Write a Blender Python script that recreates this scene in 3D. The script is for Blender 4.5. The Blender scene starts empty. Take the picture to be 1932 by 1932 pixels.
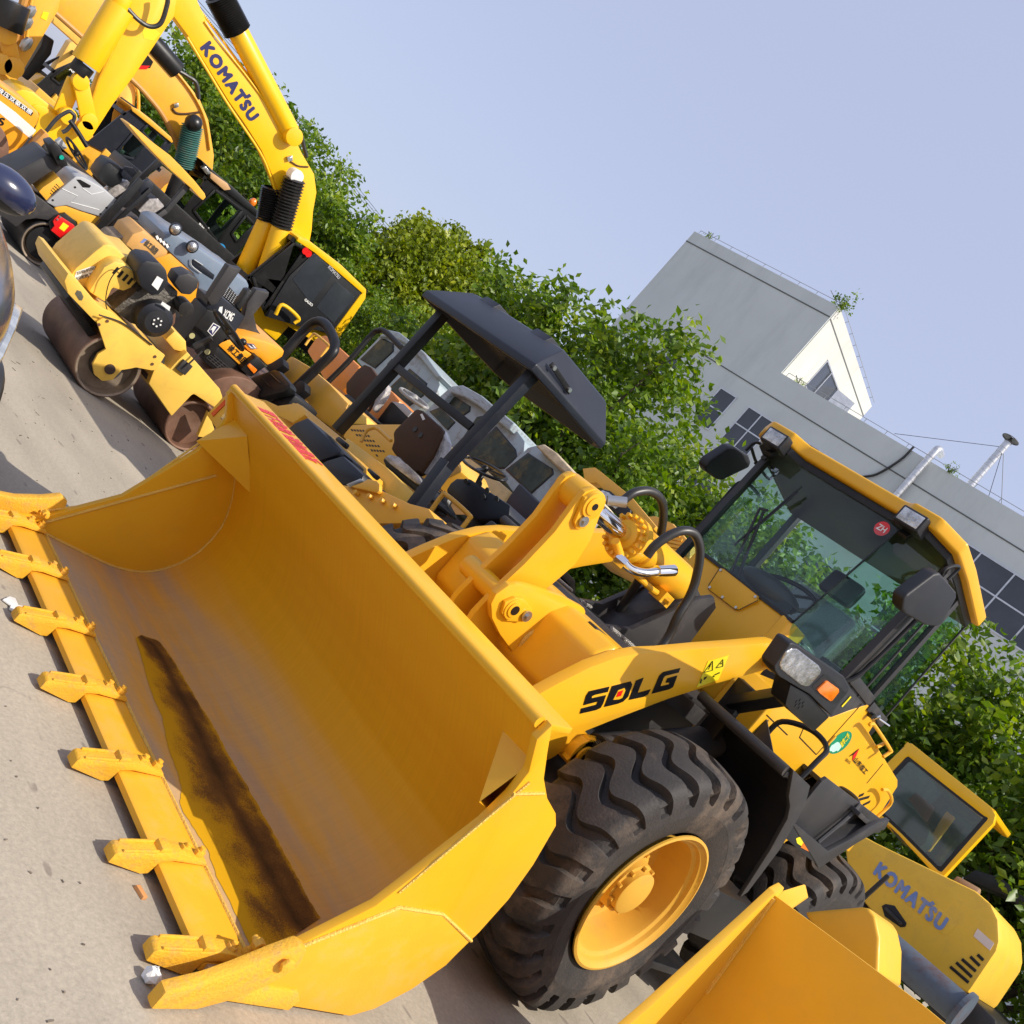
import bpy, bmesh, math, random
import numpy as np
from mathutils import Vector, Matrix
random.seed(7); RNG=np.random.default_rng(11)
R_=math.radians
# ---------------------------------------------------------------- camera
# rows: world axes X,Y,Z written in camera axes (right, down, forward); F = focal length of a 1932 px wide frame
CM=((0.549339,0.479565,-0.684283),(0.509100,0.457286,0.729182),(0.662604,-0.748937,0.007059))
CC=Vector((2.91417,-2.09966,1.45743)); F=1932.0; K=1/1.590062
sc=bpy.context.scene
cam=bpy.data.cameras.new('camera'); camo=bpy.data.objects.new('camera',cam); sc.collection.objects.link(camo)
m=Matrix(((CM[0][0],-CM[0][1],-CM[0][2],CC[0]),(CM[1][0],-CM[1][1],-CM[1][2],CC[1]),(CM[2][0],-CM[2][1],-CM[2][2],CC[2]),(0,0,0,1)))
camo.matrix_world=m; cam.sensor_width=36; cam.sensor_fit='HORIZONTAL'; cam.lens=36.0; cam.clip_start=.05; cam.clip_end=3000
sc.camera=camo
# ---------------------------------------------------------------- light
SUN=Vector((.92,.27,1.0)).normalized()
w=bpy.data.worlds.new("World"); sc.world=w; w.use_nodes=True
nt=w.node_tree; nt.nodes.clear()
out=nt.nodes.new('ShaderNodeOutputWorld'); bg=nt.nodes.new('ShaderNodeBackground'); sky=nt.nodes.new('ShaderNodeTexSky')
sky.sky_type='NISHITA'; sky.sun_disc=False; sky.sun_elevation=math.asin(SUN.z); sky.sun_rotation=math.atan2(SUN.x,SUN.y)
sky.altitude=0; sky.air_density=1.2; sky.dust_density=3.0; sky.ozone_density=2.5
bg.inputs['Strength'].default_value=.15
# a bright thin veil of high haze over the clear sky
veil=nt.nodes.new('ShaderNodeMix'); veil.data_type='RGBA'; veil.inputs[0].default_value=.62; veil.inputs[7].default_value=(3.75,3.92,5.25,1)
nt.links.new(sky.outputs[0],veil.inputs[6]); nt.links.new(veil.outputs[2],bg.inputs[0]); nt.links.new(bg.outputs[0],out.inputs[0])
sl=bpy.data.lights.new('sun','SUN'); sl.energy=4.15; sl.angle=R_(.53); sl.color=(1,.93,.82)
so=bpy.data.objects.new('sun',sl); sc.collection.objects.link(so); so.rotation_euler=SUN.to_track_quat('Z','Y').to_euler()
vs=sc.view_settings; vs.view_transform='Standard'; vs.look='None'; vs.gamma=1; vs.exposure=.20; vs.use_curve_mapping=False
sc.cycles.max_bounces=8; sc.cycles.transparent_max_bounces=24
# ---------------------------------------------------------------- pixels of the photo -> points on a plane of the scene
CR={'D':(1932/K,0,0),'c1':(1100,0,1400),'c2':(1100,1300,1300),'c3':(1072,2000,1700),'c4':(972,300,2100),'c5':(1000,1300,2072),'c6':(972,2100,2100),
'g1':(1024,0,0),'g2':(1024,700,0),'g3':(1024,0,600),'g4':(1024,900,900),'g5':(1272,1800,600),'h1':(500,500,0),'h2':(500,0,500),'h3':(500,500,600),
'h4':(500,200,350),'h5':(600,900,950),'h6':(500,0,0),'i1':(500,1700,1950),'i2':(450,2300,1900),'i3':(400,1800,1700),'i4':(500,600,950),
'i5':(600,1250,850),'i6':(300,0,250),'i7':(700,0,1450),'j1':(500,1000,2600),'j2':(700,0,1100)}
def ray(cr,p):
    s,ox,oy=CR[cr]; s=s/1932*K
    a=ox*K+p[0]*s-966; b=oy*K+p[1]*s-966
    return Vector([r[0]*a+r[1]*b+r[2]*F for r in CM])
def at(cr,p,ax,v):
    d=ray(cr,p); i='xyz'.index(ax); return CC+d*((v-CC[i])/d[i])
# ---------------------------------------------------------------- materials
MAT={}
def nd(nt,t,**kw):
    n=nt.nodes.new(t)
    for k,v in kw.items():
        if k in n.inputs: n.inputs[k].default_value=v
        else: setattr(n,k,v)
    return n
def mat(name,col,rough=.45,metal=0,var=.12,vscale=3,dirt_or_glint=0,dirt_or_glint_col=(.30,.24,.17),dscale=5,bump=0,bscale=60,coat=0,emit=None,spec=.5,stretch=None):
    if name in MAT: return MAT[name]
    m=bpy.data.materials.new(name); m.use_nodes=True; nt=m.node_tree; b=nt.nodes['Principled BSDF']
    L=nt.links.new
    tc=nd(nt,'ShaderNodeTexCoord')
    n1=nd(nt,'ShaderNodeTexNoise',Scale=vscale,Detail=6,Roughness=.65); L(tc.outputs['Object'],n1.inputs['Vector'])
    mr=nd(nt,'ShaderNodeMapRange'); mr.inputs['From Min'].default_value=.3; mr.inputs['From Max'].default_value=.7
    mr.inputs['To Min'].default_value=1-var; mr.inputs['To Max'].default_value=1+var; L(n1.outputs[0],mr.inputs[0])
    mx=nd(nt,'ShaderNodeVectorMath',operation='SCALE'); mx.inputs[0].default_value=col[:3]; L(mr.outputs[0],mx.inputs['Scale'])
    o=mx.outputs[0]
    if dirt_or_glint>0:
        n2=nd(nt,'ShaderNodeTexNoise',Scale=dscale,Detail=9,Roughness=.72); L(tc.outputs['Object'],n2.inputs['Vector'])
        if stretch:
            mq=nd(nt,'ShaderNodeMapping'); mq.inputs['Scale'].default_value=stretch; L(tc.outputs['Object'],mq.inputs[0]); L(mq.outputs[0],n2.inputs['Vector'])
        r2=nd(nt,'ShaderNodeMapRange'); r2.inputs['From Min'].default_value=.50; r2.inputs['From Max'].default_value=.72; r2.inputs['To Max'].default_value=dirt_or_glint; L(n2.outputs[0],r2.inputs[0])
        mm=nd(nt,'ShaderNodeMix',data_type='RGBA'); L(r2.outputs[0],mm.inputs[0]); L(o,mm.inputs[6]); mm.inputs[7].default_value=(*dirt_or_glint_col,1); o=mm.outputs[2]
        rr=nd(nt,'ShaderNodeMapRange'); rr.inputs['To Min'].default_value=rough; rr.inputs['To Max'].default_value=min(1,rough+.45); L(r2.outputs[0],rr.inputs[0]); L(rr.outputs[0],b.inputs['Roughness'])
    else:
        rr=nd(nt,'ShaderNodeMapRange'); rr.inputs['To Min'].default_value=max(0.02,rough-.08); rr.inputs['To Max'].default_value=min(1,rough+.08); L(n1.outputs[0],rr.inputs[0]); L(rr.outputs[0],b.inputs['Roughness'])
    L(o,b.inputs['Base Color']); b.inputs['Metallic'].default_value=metal; b.inputs['Coat Weight'].default_value=coat; b.inputs['Coat Roughness'].default_value=.15
    b.inputs['Specular IOR Level'].default_value=spec
    if bump>0:
        n3=nd(nt,'ShaderNodeTexNoise',Scale=bscale,Detail=3); L(tc.outputs['Object'],n3.inputs['Vector'])
        bp=nd(nt,'ShaderNodeBump',Strength=bump,Distance=.01); L(n3.outputs[0],bp.inputs['Height']); L(bp.outputs[0],b.inputs['Normal'])
    if emit: b.inputs['Emission Color'].default_value=(*emit,1); b.inputs['Emission Strength'].default_value=1
    MAT[name]=m; return m
def glass(name,tint,refl=.09,rough=.02,opac=0.0,body=(.1,.12,.12)):
    m=bpy.data.materials.new(name); m.use_nodes=True; nt=m.node_tree; nt.nodes.clear(); L=nt.links.new
    o=nd(nt,'ShaderNodeOutputMaterial'); t=nd(nt,'ShaderNodeBsdfTransparent'); t.inputs[0].default_value=(*tint,1)
    g=nd(nt,'ShaderNodeBsdfGlossy',Roughness=rough); fr=nd(nt,'ShaderNodeFresnel',IOR=1.5)
    ad=nd(nt,'ShaderNodeMath',operation='ADD'); ad.inputs[1].default_value=refl-.04; L(fr.outputs[0],ad.inputs[0])
    ge=nd(nt,'ShaderNodeNewGeometry'); iv=nd(nt,'ShaderNodeMath',operation='SUBTRACT'); iv.inputs[0].default_value=1; L(ge.outputs['Backfacing'],iv.inputs[1]); ml=nd(nt,'ShaderNodeMath',operation='MULTIPLY'); L(ad.outputs[0],ml.inputs[0]); L(iv.outputs[0],ml.inputs[1]); ad=ml
    mx=nd(nt,'ShaderNodeMixShader'); L(ad.outputs[0],mx.inputs[0]); L(t.outputs[0],mx.inputs[1]); L(g.outputs[0],mx.inputs[2])
    if opac>0:
        d=nd(nt,'ShaderNodeBsdfDiffuse'); d.inputs[0].default_value=(*body,1); m2=nd(nt,'ShaderNodeMixShader'); m2.inputs[0].default_value=opac
        L(mx.outputs[0],m2.inputs[1]); L(d.outputs[0],m2.inputs[2]); L(m2.outputs[0],o.inputs[0])
    else: L(mx.outputs[0],o.inputs[0])
    MAT[name]=m; return m
Y1=mat('loader_yellow',(.80,.415,.016),.36,var=.04,dirt_or_glint=.14,dirt_or_glint_col=(.50,.33,.10),coat=.12,spec=.35)
Y1d=mat('dusty_yellow',(.80,.40,.02),.5,var=.05,vscale=7,dirt_or_glint=.35,dirt_or_glint_col=(.48,.34,.16),dscale=7,bump=.06,bscale=120)
Y2=mat('bright_yellow',(.88,.50,.004),.38,var=.03,dirt_or_glint=.06,coat=.2)
Y7=mat('second_loader_yellow',(.78,.44,.035),.42,var=.04,dirt_or_glint=.1,coat=.1,spec=.3)
RIM=mat('rim_yellow',(.66,.37,.045),.55,var=.06,dirt_or_glint=.35,dirt_or_glint_col=(.35,.22,.10),spec=.3)
Y3=mat('ochre_yellow',(.82,.42,.035),.4,var=.05,dirt_or_glint=.18,coat=.15)
Y4=mat('cream_yellow',(.85,.53,.085),.45,var=.06,dirt_or_glint=.3,dirt_or_glint_col=(.35,.22,.08),dscale=4,coat=.1)
Y5=mat('orange_yellow',(.86,.36,.015),.4,var=.05,dirt_or_glint=.15,coat=.2)
Y6=mat('worn_yellow',(.80,.48,.04),.5,var=.08,dirt_or_glint=.3,dirt_or_glint_col=(.3,.2,.08),dscale=6)
WELD=mat('weld_yellow',(.80,.50,.09),.5,bump=.8,bscale=150)
WELDS=mat('weld_steel',(.55,.53,.50),.3,metal=.8,bump=1,bscale=200)
BK=mat('black_paint',(.010,.010,.011),.42,var=.2,spec=.35,dirt_or_glint=.10,dirt_or_glint_col=(.12,.10,.08))
BK2=mat('black_plastic',(.010,.011,.015),.5,var=.15,dirt_or_glint=.1,dirt_or_glint_col=(.10,.09,.08),bump=.15,bscale=300)
DG=mat('dark_grey_paint',(.030,.029,.031),.5,var=.12,dirt_or_glint=.3,dirt_or_glint_col=(.13,.11,.09))
DG2=mat('blue_black_paint',(.012,.015,.024),.40,var=.1,dirt_or_glint=.12,dirt_or_glint_col=(.06,.06,.065),spec=.4)
GB=mat('grey_blue_paint',(.17,.22,.29),.4,var=.06,dirt_or_glint=.25,dirt_or_glint_col=(.25,.26,.28),coat=.2)
SV=mat('silver_paint',(.42,.43,.44),.4,var=.05,dirt_or_glint=.2,coat=.1,metal=.1)
OG=mat('old_grey_paint',(.33,.40,.43),.5,var=.08,dirt_or_glint=.9,dirt_or_glint_col=(.16,.075,.035),dscale=3.0)
OR=mat('orange_paint',(.80,.24,.02),.42,var=.08,dirt_or_glint=.2,coat=.15)
RU=mat('rusty_drum',(.17,.088,.055),.5,metal=.25,var=.35,vscale=4,dirt_or_glint=.6,dirt_or_glint_col=(.22,.16,.12),dscale=2.5,bump=.1)
RS=mat('drum_steel',(.34,.27,.20),.42,metal=.5,var=.25,vscale=6,dirt_or_glint=.5,dirt_or_glint_col=(.16,.10,.06))
RB=mat('rubber',(.030,.026,.024),.72,var=.35,vscale=6,dirt_or_glint=.95,dirt_or_glint_col=(.185,.135,.095),dscale=2.4,bump=.25,bscale=90)
HO=mat('hose_rubber',(.02,.019,.018),.4,var=.3,dirt_or_glint=.3,dirt_or_glint_col=(.08,.07,.06))
CH=mat('chrome',(.8,.8,.8),.06,metal=1,var=.02)
ST=mat('zinc_steel',(.5,.5,.49),.35,metal=.9,var=.15)
RED=mat('red_paint',(.72,.01,.01),.35,coat=.3)
WH=mat('white_paint',(.78,.78,.76),.45)
INK=mat('black_ink',(.008,.008,.009),.35)
NAV=mat('navy_ink',(.025,.025,.11),.4)
LBL=mat('light_blue_ink',(.16,.24,.50),.5,dirt_or_glint=.5,dirt_or_glint_col=(.6,.42,.1),dscale=9)
GRN=mat('green_sticker',(.0,.25,.12),.35)
YST=mat('yellow_sticker',(.85,.72,.02),.35)
RINK=mat('red_ink',(.75,.04,.03),.4)
AMB=mat('amber_lens',(.85,.20,.01),.18,var=.2,vscale=30,coat=.6)
LENS=mat('lamp_lens',(.50,.49,.47),.14,metal=.8,var=.6,vscale=22,coat=1,bump=.5,bscale=90)
BRW=mat('brown_seat_shell',(.075,.036,.018),.55,spec=.2,dirt_or_glint=.3,dirt_or_glint_col=(.12,.06,.03))
SEAT=mat('black_vinyl',(.009,.010,.011),.45,bump=.2,bscale=40)
FILM=mat('plastic_film',(.36,.33,.31),.16,var=.5,vscale=14,coat=.8,bump=.9,bscale=22)
NAVY=mat('navy_car_paint',(.018,.024,.065),.22,var=.03,coat=.6)
CONC=mat('rendered_wall',(.60,.645,.64),.85,var=.05,vscale=.35,dirt_or_glint=.40,dirt_or_glint_col=(.36,.40,.40),dscale=.5,bump=.1,bscale=8,stretch=(1,1,.22))
CONCW=mat('sunlit_rendered_wall',(.56,.55,.50),.85,var=.05,vscale=.5,dirt_or_glint=.5,dirt_or_glint_col=(.40,.37,.31),dscale=1.2,stretch=(1,1,.12))
WIN=mat('window_dark',(.035,.04,.05),.08,var=.3,vscale=.8,coat=.5)
ALU=mat('duct_metal',(.62,.62,.62),.35,metal=.8,var=.15,vscale=5)
BARK=mat('bark',(.075,.058,.042),.9,bump=.5,bscale=20)
GL=glass('cab_glass',(.90,.96,.94),.045)
GLS=glass('side_glass',(.78,.92,.87),.06)
GLD=glass('tinted_glass',(.20,.26,.22),.10)
FILMG=glass('clear_plastic_film',(.80,.84,.84),.16,.18,.12,(.5,.5,.5))
# ---------------------------------------------------------------- mesh builder
COL=sc.collection
class MB:
    def __init__(s): s.v=[]; s.f=[]
    def add(s,vs,fs):
        n=len(s.v); s.v+= [Vector(v) for v in vs]; s.f+=[tuple(i+n for i in f) for f in fs]; return s
    def prism(s,pts,vec):
        pts=[Vector(p) for p in pts]; vec=Vector(vec); n=len(pts)
        nrm=Vector((0,0,0))
        for i in range(n):
            a,b=pts[i],pts[(i+1)%n]; nrm+=a.cross(b)
        if nrm.dot(vec)>0: pts=pts[::-1]
        q=[p+vec for p in pts]
        return s.add(pts+q,[tuple(range(n)),tuple(range(2*n-1,n-1,-1))]+[(i,i+n,(i+1)%n+n,(i+1)%n) for i in range(n)])
    def px(s,pts,x0,x1): return s.prism([(x0,y,z) for y,z in pts],(x1-x0,0,0))
    def py(s,pts,y0,y1): return s.prism([(x,y0,z) for x,z in pts],(0,y1-y0,0))
    def pz(s,pts,z0,z1): return s.prism([(x,y,z0) for x,y in pts],(0,0,z1-z0))
    def box(s,a,b):
        x0,y0,z0=a; x1,y1,z1=b
        return s.pz([(x0,y0),(x1,y0),(x1,y1),(x0,y1)],z0,z1)
    def holed(s,outer,holes,vec):
        """flat plate with openings, given a thickness"""
        from mathutils.geometry import tessellate_polygon
        loops=[[Vector(p) for p in outer]]+[[Vector(p) for p in h] for h in holes]; vec=Vector(vec)
        tri=tessellate_polygon(loops); flat=[p for l in loops for p in l]; n=len(flat)
        s.add(flat+[p+vec for p in flat],[tuple(t) for t in tri]+[tuple(i+n for i in t[::-1]) for t in tri]); b=len(s.v)-2*n; k=0
        for l in loops:
            m=len(l)
            for i in range(m): a,c=b+k+i,b+k+(i+1)%m; s.f.append((a,c,c+n,a+n))
            k+=m
        return s
    def frame(s,d):
        d=d.normalized(); up=Vector((0,0,1)) if abs(d.z)<.9 else Vector((0,1,0))
        a=d.cross(up).normalized(); return a,a.cross(d).normalized()
    def bar(s,p,q,w,h,up=None):
        p,q=Vector(p),Vector(q); a,b=s.frame(q-p)
        if up is not None:
            b=Vector(up); b=(b-(q-p).normalized()*b.dot((q-p).normalized())).normalized(); a=(q-p).normalized().cross(b)
        a=a*w/2;b=b*h/2
        return s.prism([p+a+b,p-a+b,p-a-b,p+a-b],q-p)
    def cyl(s,p,q,r,r2=None,n=20):
        p,q=Vector(p),Vector(q); r2=r if r2 is None else r2; a,b=s.frame(q-p)
        c=[a*math.cos(2*math.pi*i/n)+b*math.sin(2*math.pi*i/n) for i in range(n)]
        return s.add([p+x*r for x in c]+[q+x*r2 for x in c],[tuple(range(n-1,-1,-1)),tuple(range(n,2*n))]+[(i,(i+1)%n,(i+1)%n+n,i+n) for i in range(n)])
    def lathe(s,p,d,prof,n=32,close=False):
        p=Vector(p); d=Vector(d).normalized(); a,b=s.frame(d); vs=[];fs=[]
        for i in range(n):
            c=a*math.cos(2*math.pi*i/n)+b*math.sin(2*math.pi*i/n)
            for t,r in prof: vs.append(p+d*t+c*r)
        k=len(prof)
        for i in range(n):
            j=(i+1)%n
            for q in range(k-1): fs.append((i*k+q,i*k+q+1,j*k+q+1,j*k+q))
        return s.add(vs,fs)
    def tube(s,pts,r,n=10,smooth=True,taper=None):
        pts=[Vector(p) for p in pts]
        if smooth and len(pts)>2:
            o=[]
            P=[pts[0]*2-pts[1]]+pts+[pts[-1]*2-pts[-2]]
            for i in range(1,len(P)-2):
                for t in (0,.2,.4,.6,.8):
                    a,b,c,d=P[i-1],P[i],P[i+1],P[i+2]
                    o.append(.5*((2*b)+(c-a)*t+(2*a-5*b+4*c-d)*t*t+(3*b-a-3*c+d)*t**3))
            pts=o+[pts[-1]]
        a,b=s.frame(pts[1]-pts[0]); vs=[]
        N=len(pts)
        for i,p in enumerate(pts):
            d=(pts[min(i+1,N-1)]-pts[max(i-1,0)]).normalized()
            a=(a-d*a.dot(d)).normalized(); b=d.cross(a)
            rr=r if taper is None else r+(taper-r)*i/(N-1)
            vs+=[p+(a*math.cos(2*math.pi*k/n)+b*math.sin(2*math.pi*k/n))*rr for k in range(n)]
        fs=[(i*n+k,i*n+(k+1)%n,(i+1)*n+(k+1)%n,(i+1)*n+k) for i in range(N-1) for k in range(n)]
        fs+=[tuple(range(n-1,-1,-1)),tuple(range((N-1)*n,N*n))]
        return s.add(vs,fs)
    def ball(s,c,r,n=12):
        if not isinstance(r,(tuple,list)): r=(r,r,r)
        vs=[];fs=[];c=Vector(c)
        for i in range(n//2+1):
            th=math.pi*i/(n//2)
            for j in range(n):
                ph=2*math.pi*j/n; vs.append(c+Vector((r[0]*math.sin(th)*math.cos(ph),r[1]*math.sin(th)*math.sin(ph),r[2]*math.cos(th))))
        for i in range(n//2):
            for j in range(n): fs.append((i*n+j,(i+1)*n+j,(i+1)*n+(j+1)%n,i*n+(j+1)%n))
        return s.add(vs,fs)
    # traced outlines: polygon of photo pixels on the plane ax=v, given a real thickness away from the camera
    def tr(s,cr,pts,v,th,ax='x'):
        P=[at(cr,p,ax,v) for p in pts]; vec=[0,0,0]; vec['xyz'.index(ax)]=(-th if ax=='x' else th)
        return s.prism(P,vec)
    def build(s,name,m,parent=None,bevel=0,smooth=False,seg=2,ang=35):
        me=bpy.data.meshes.new(name); org=Vector((0,0,0))
        if parent is not None: org=Vector(parent['org'])
        elif s.v and getattr(s,'org',None) is not None: org=Vector(s.org)
        me.from_pydata([tuple(v-org) for v in s.v],[],s.f); me.materials.append(m)
        bm=bmesh.new(); bm.from_mesh(me)
        if bevel>0 or not smooth: bmesh.ops.remove_doubles(bm,verts=bm.verts,dist=1e-5)
        bmesh.ops.recalc_face_normals(bm,faces=bm.faces)
        if bevel>0:
            es=[e for e in bm.edges if len(e.link_faces)==2 and e.calc_face_angle(0)>R_(25)]
            try: bmesh.ops.bevel(bm,geom=es,offset=bevel,segments=seg,affect='EDGES',profile=.6,clamp_overlap=True)
            except Exception: pass
        bm.to_mesh(me); bm.free()
        if smooth or bevel>0:
            me.polygons.foreach_set('use_smooth',[True]*len(me.polygons)); me.set_sharp_from_angle(angle=R_(ang))
        o=bpy.data.objects.new(name,me); COL.objects.link(o)
        o['org']=list(org)
        if parent is not None: o.parent=parent
        else: o.location=org
        return o
def thing(name,loc,label,cat,group=None):
    o=bpy.data.objects.new(name,None); COL.objects.link(o); o.location=loc; o['org']=list(loc); o['label']=label; o['category']=cat
    if group: o['group']=group
    return o
def tag(o,label,cat,group=None,kind=None):
    if label: o['label']=label; o['category']=cat
    if group: o['group']=group
    if kind: o['kind']=kind
    return o
def T(parent,name,m,cr,pts,v,th,ax='x',bevel=.006,smooth=False):
    return MB().tr(cr,pts,v,th,ax).build(name,m,parent,bevel)
# ---------------------------------------------------------------- lettering laid on a surface
def text(parent,s,p0,u,v,m,name='lettering',bold=0,depth=.002,shear=0,spacing=1.0):
    """p0 lower left corner, u full width vector, v full height vector"""
    c=bpy.data.curves.new('t','FONT'); c.body=s; c.size=1; c.extrude=0; c.offset=0; c.space_character=spacing; c.shear=shear; c.resolution_u=3
    o=bpy.data.objects.new('t',c); COL.objects.link(o); bpy.context.view_layer.update()
    dg=bpy.context.evaluated_depsgraph_get(); me=bpy.data.meshes.new_from_object(o.evaluated_get(dg)); bpy.data.objects.remove(o); bpy.data.curves.remove(c)
    if len(me.vertices)==0: return None
    xs=[q.co.x for q in me.vertices]; ys=[q.co.y for q in me.vertices]; x0,x1,y0,y1=min(xs),max(xs),min(ys),max(ys)
    u,v=Vector(u),Vector(v); n=u.cross(v).normalized()
    if n.dot(CC-Vector(p0))<0: n=-n
    org=Vector(parent['org']) if parent else Vector((0,0,0))
    for q in me.vertices: q.co=Vector(p0)+u*((q.co.x-x0)/(x1-x0))+v*((q.co.y-y0)/(y1-y0))+n*depth-org
    if bold>.012:   # thicken the strokes with slightly shifted copies
        d=v.length*bold; vs=[q.co.copy() for q in me.vertices]; fs=[tuple(p.vertices) for p in me.polygons]; V=[];Fc=[]
        un_=u.normalized(); vn=v.normalized()
        for k,(a,b) in enumerate(((0,0),(1,0),(-1,0),(0,1),(0,-1),(.7,.7),(-.7,.7),(.7,-.7),(-.7,-.7))):
            m0=len(V); V+=[p+un_*a*d+vn*b*d+n*(k*v.length*.0012) for p in vs]; Fc+=[tuple(i+m0 for i in f) for f in fs]
        me=bpy.data.meshes.new(name); me.from_pydata([tuple(p) for p in V],[],Fc)
    me.name=name; me.materials.clear(); me.materials.append(m)
    o=bpy.data.objects.new(name,me); COL.objects.link(o); o['org']=list(org)
    if parent: o.parent=parent
    return o
def textpx(parent,s,cr,pl,pr,pt,v,m,ax='x',**kw):
    """pl,pr: photo pixels of the lower left / lower right of the writing, pt: upper left; on the plane ax=v"""
    a,b,c=[at(cr,p,ax,v) for p in (pl,pr,pt)]
    return text(parent,s,a,b-a,c-a,m,**kw)
# ================================================================ SETTING
def ground_mat():
    m=bpy.data.materials.new('yard_concrete'); m.use_nodes=True; nt=m.node_tree; b=nt.nodes['Principled BSDF']; L=nt.links.new
    tc=nd(nt,'ShaderNodeTexCoord')
    mp=nd(nt,'ShaderNodeMapping'); mp.inputs['Rotation'].default_value=(0,0,.25); mp.inputs['Scale'].default_value=(.55,1.5,1); L(tc.outputs['Object'],mp.inputs[0])
    a=nd(nt,'ShaderNodeTexNoise',Scale=.9,Detail=8,Roughness=.6); L(mp.outputs[0],a.inputs['Vector'])
    c1=nd(nt,'ShaderNodeValToRGB'); L(a.outputs[0],c1.inputs[0])
    e=c1.color_ramp.elements; e[0].position=.30; e[0].color=(.27,.235,.185,1); e[1].position=.68; e[1].color=(.42,.368,.288,1)
    f=nd(nt,'ShaderNodeTexNoise',Scale=55,Detail=5,Roughness=.7); L(tc.outputs['Object'],f.inputs['Vector'])
    m1=nd(nt,'ShaderNodeMix',data_type='RGBA',blend_type='OVERLAY'); m1.inputs[0].default_value=.38; L(c1.outputs[0],m1.inputs[6]); L(f.outputs[0],m1.inputs[7])
    # thin cracks: voronoi edges bent by noise, only in patches
    wn=nd(nt,'ShaderNodeTexNoise',Scale=2.2,Detail=5); L(tc.outputs['Object'],wn.inputs['Vector'])
    ad=nd(nt,'ShaderNodeMix',data_type='RGBA'); ad.inputs[0].default_value=.25; L(tc.outputs['Object'],ad.inputs[6]); L(wn.outputs['Color'],ad.inputs[7])
    v=nd(nt,'ShaderNodeTexVoronoi',feature='DISTANCE_TO_EDGE',Scale=1.1); L(ad.outputs[2],v.inputs['Vector'])
    cr=nd(nt,'ShaderNodeMapRange'); cr.inputs['From Min'].default_value=.001; cr.inputs['From Max'].default_value=.006; cr.inputs['To Min'].default_value=1; cr.inputs['To Max'].default_value=0; L(v.outputs['Distance'],cr.inputs[0])
    pm=nd(nt,'ShaderNodeTexNoise',Scale=.7,Detail=3); L(tc.outputs['Object'],pm.inputs['Vector'])
    pr=nd(nt,'ShaderNodeMapRange'); pr.inputs['From Min'].default_value=.60; pr.inputs['From Max'].default_value=.68; pr.inputs['To Max'].default_value=.6; L(pm.outputs[0],pr.inputs[0])
    mu=nd(nt,'ShaderNodeMath',operation='MULTIPLY'); L(cr.outputs[0],mu.inputs[0]); L(pr.outputs[0],mu.inputs[1])
    m2=nd(nt,'ShaderNodeMix',data_type='RGBA'); L(mu.outputs[0],m2.inputs[0]); L(m1.outputs[2],m2.inputs[6]); m2.inputs[7].default_value=(.15,.12,.10,1)
    # dark oil spots and pale chips
    sp=nd(nt,'ShaderNodeTexNoise',Scale=9,Detail=2,Roughness=.4); L(mp.outputs[0],sp.inputs['Vector'])
    sr=nd(nt,'ShaderNodeMapRange'); sr.inputs['From Min'].default_value=.70; sr.inputs['From Max'].default_value=.74; sr.inputs['To Max'].default_value=.6; L(sp.outputs[0],sr.inputs[0])
    m3=nd(nt,'ShaderNodeMix',data_type='RGBA'); L(sr.outputs[0],m3.inputs[0]); L(m2.outputs[2],m3.inputs[6]); m3.inputs[7].default_value=(.16,.13,.11,1)
    L(m3.outputs[2],b.inputs['Base Color']); b.inputs['Roughness'].default_value=.88
    bp=nd(nt,'ShaderNodeBump',Strength=.35,Distance=.01); L(f.outputs[0],bp.inputs['Height']); L(bp.outputs[0],b.inputs['Normal'])
    return m
g=MB().add([(-700,-300,0),(300,-300,0),(300,700,0),(-700,700,0)],[(0,1,2,3)]).build('ground',ground_mat()); g['kind']='structure'

# ---- building
u_=Vector((.9938,.1231,0)).normalized(); n_=Vector((-u_.y,u_.x,0)); B0=Vector((-24.391,33.967,0))
def bp_(a,s,z): return B0+u_*a+n_*s+Vector((0,0,z))
def bbox(mb,a0,a1,s0,s1,z0,z1): return mb.prism([bp_(a0,s0,z0),bp_(a1,s0,z0),bp_(a1,s1,z0),bp_(a0,s1,z0)],(0,0,z1-z0))
bd=thing('office_building',tuple(bp_(0,0,0)),'tall grey rendered building with a stair tower rising behind the trees','building')
TW,TL,LW=-8.9,18.1,14.2
bbox(MB(),TW,45,0,14,0,LW).build('wall',CONC,bd)
tw=MB(); bbox(tw,TW,.05,.003,9.15,LW,TL); tw=tw.build('tower',CONC,bd)
# sunlit side of the tower has a copy of the wall colour with sun warmth painted in, a thin skin with a window hole
sw=MB()
s0,s1,wz0,wz1,ws0,ws1=.06,9.1,LW+.02,TL-.02,2.3,5.6
for (a,b,c,d) in ((s0,ws0,wz0,wz1),(ws1,s1,wz0,wz1),(ws0,ws1,wz0,15.0),(ws0,ws1,16.6,wz1)): bbox(sw,.05,.09,a,b,c,d)
sw=sw.build('side_skin',CONCW,bd)
ti=bbox(MB(),.052,.06,ws0,ws1,15.0,16.6).build('window',WIN,tw)
fr=MB()
for s in (ws0,ws0+1.1,ws1-.08): bbox(fr,.062,.12,s,s+.07,15.0,16.6)
bbox(fr,.062,.12,ws0,ws1,15.0,15.06); bbox(fr,.062,.12,ws0,ws1,16.54,16.6)
q=[bp_(.12,5.0,15.05),bp_(1.0,5.5,15.05),bp_(1.0,5.5,16.55),bp_(.12,5.0,16.55)]
fr.prism(q,n_*.05); fr.build('window_frame',ALU,ti)
se=MB()
for (a,b,z) in ((TW,.05,17.45),(TW,45,13.05)): bbox(se,a,b,-.02,0,z,z+.05)
bbox(se,.09,.11,.06,9.1,17.4,17.45); se.build('drip_moulding',mat('wall_groove',(.12,.13,.13),.9),bd)
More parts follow.
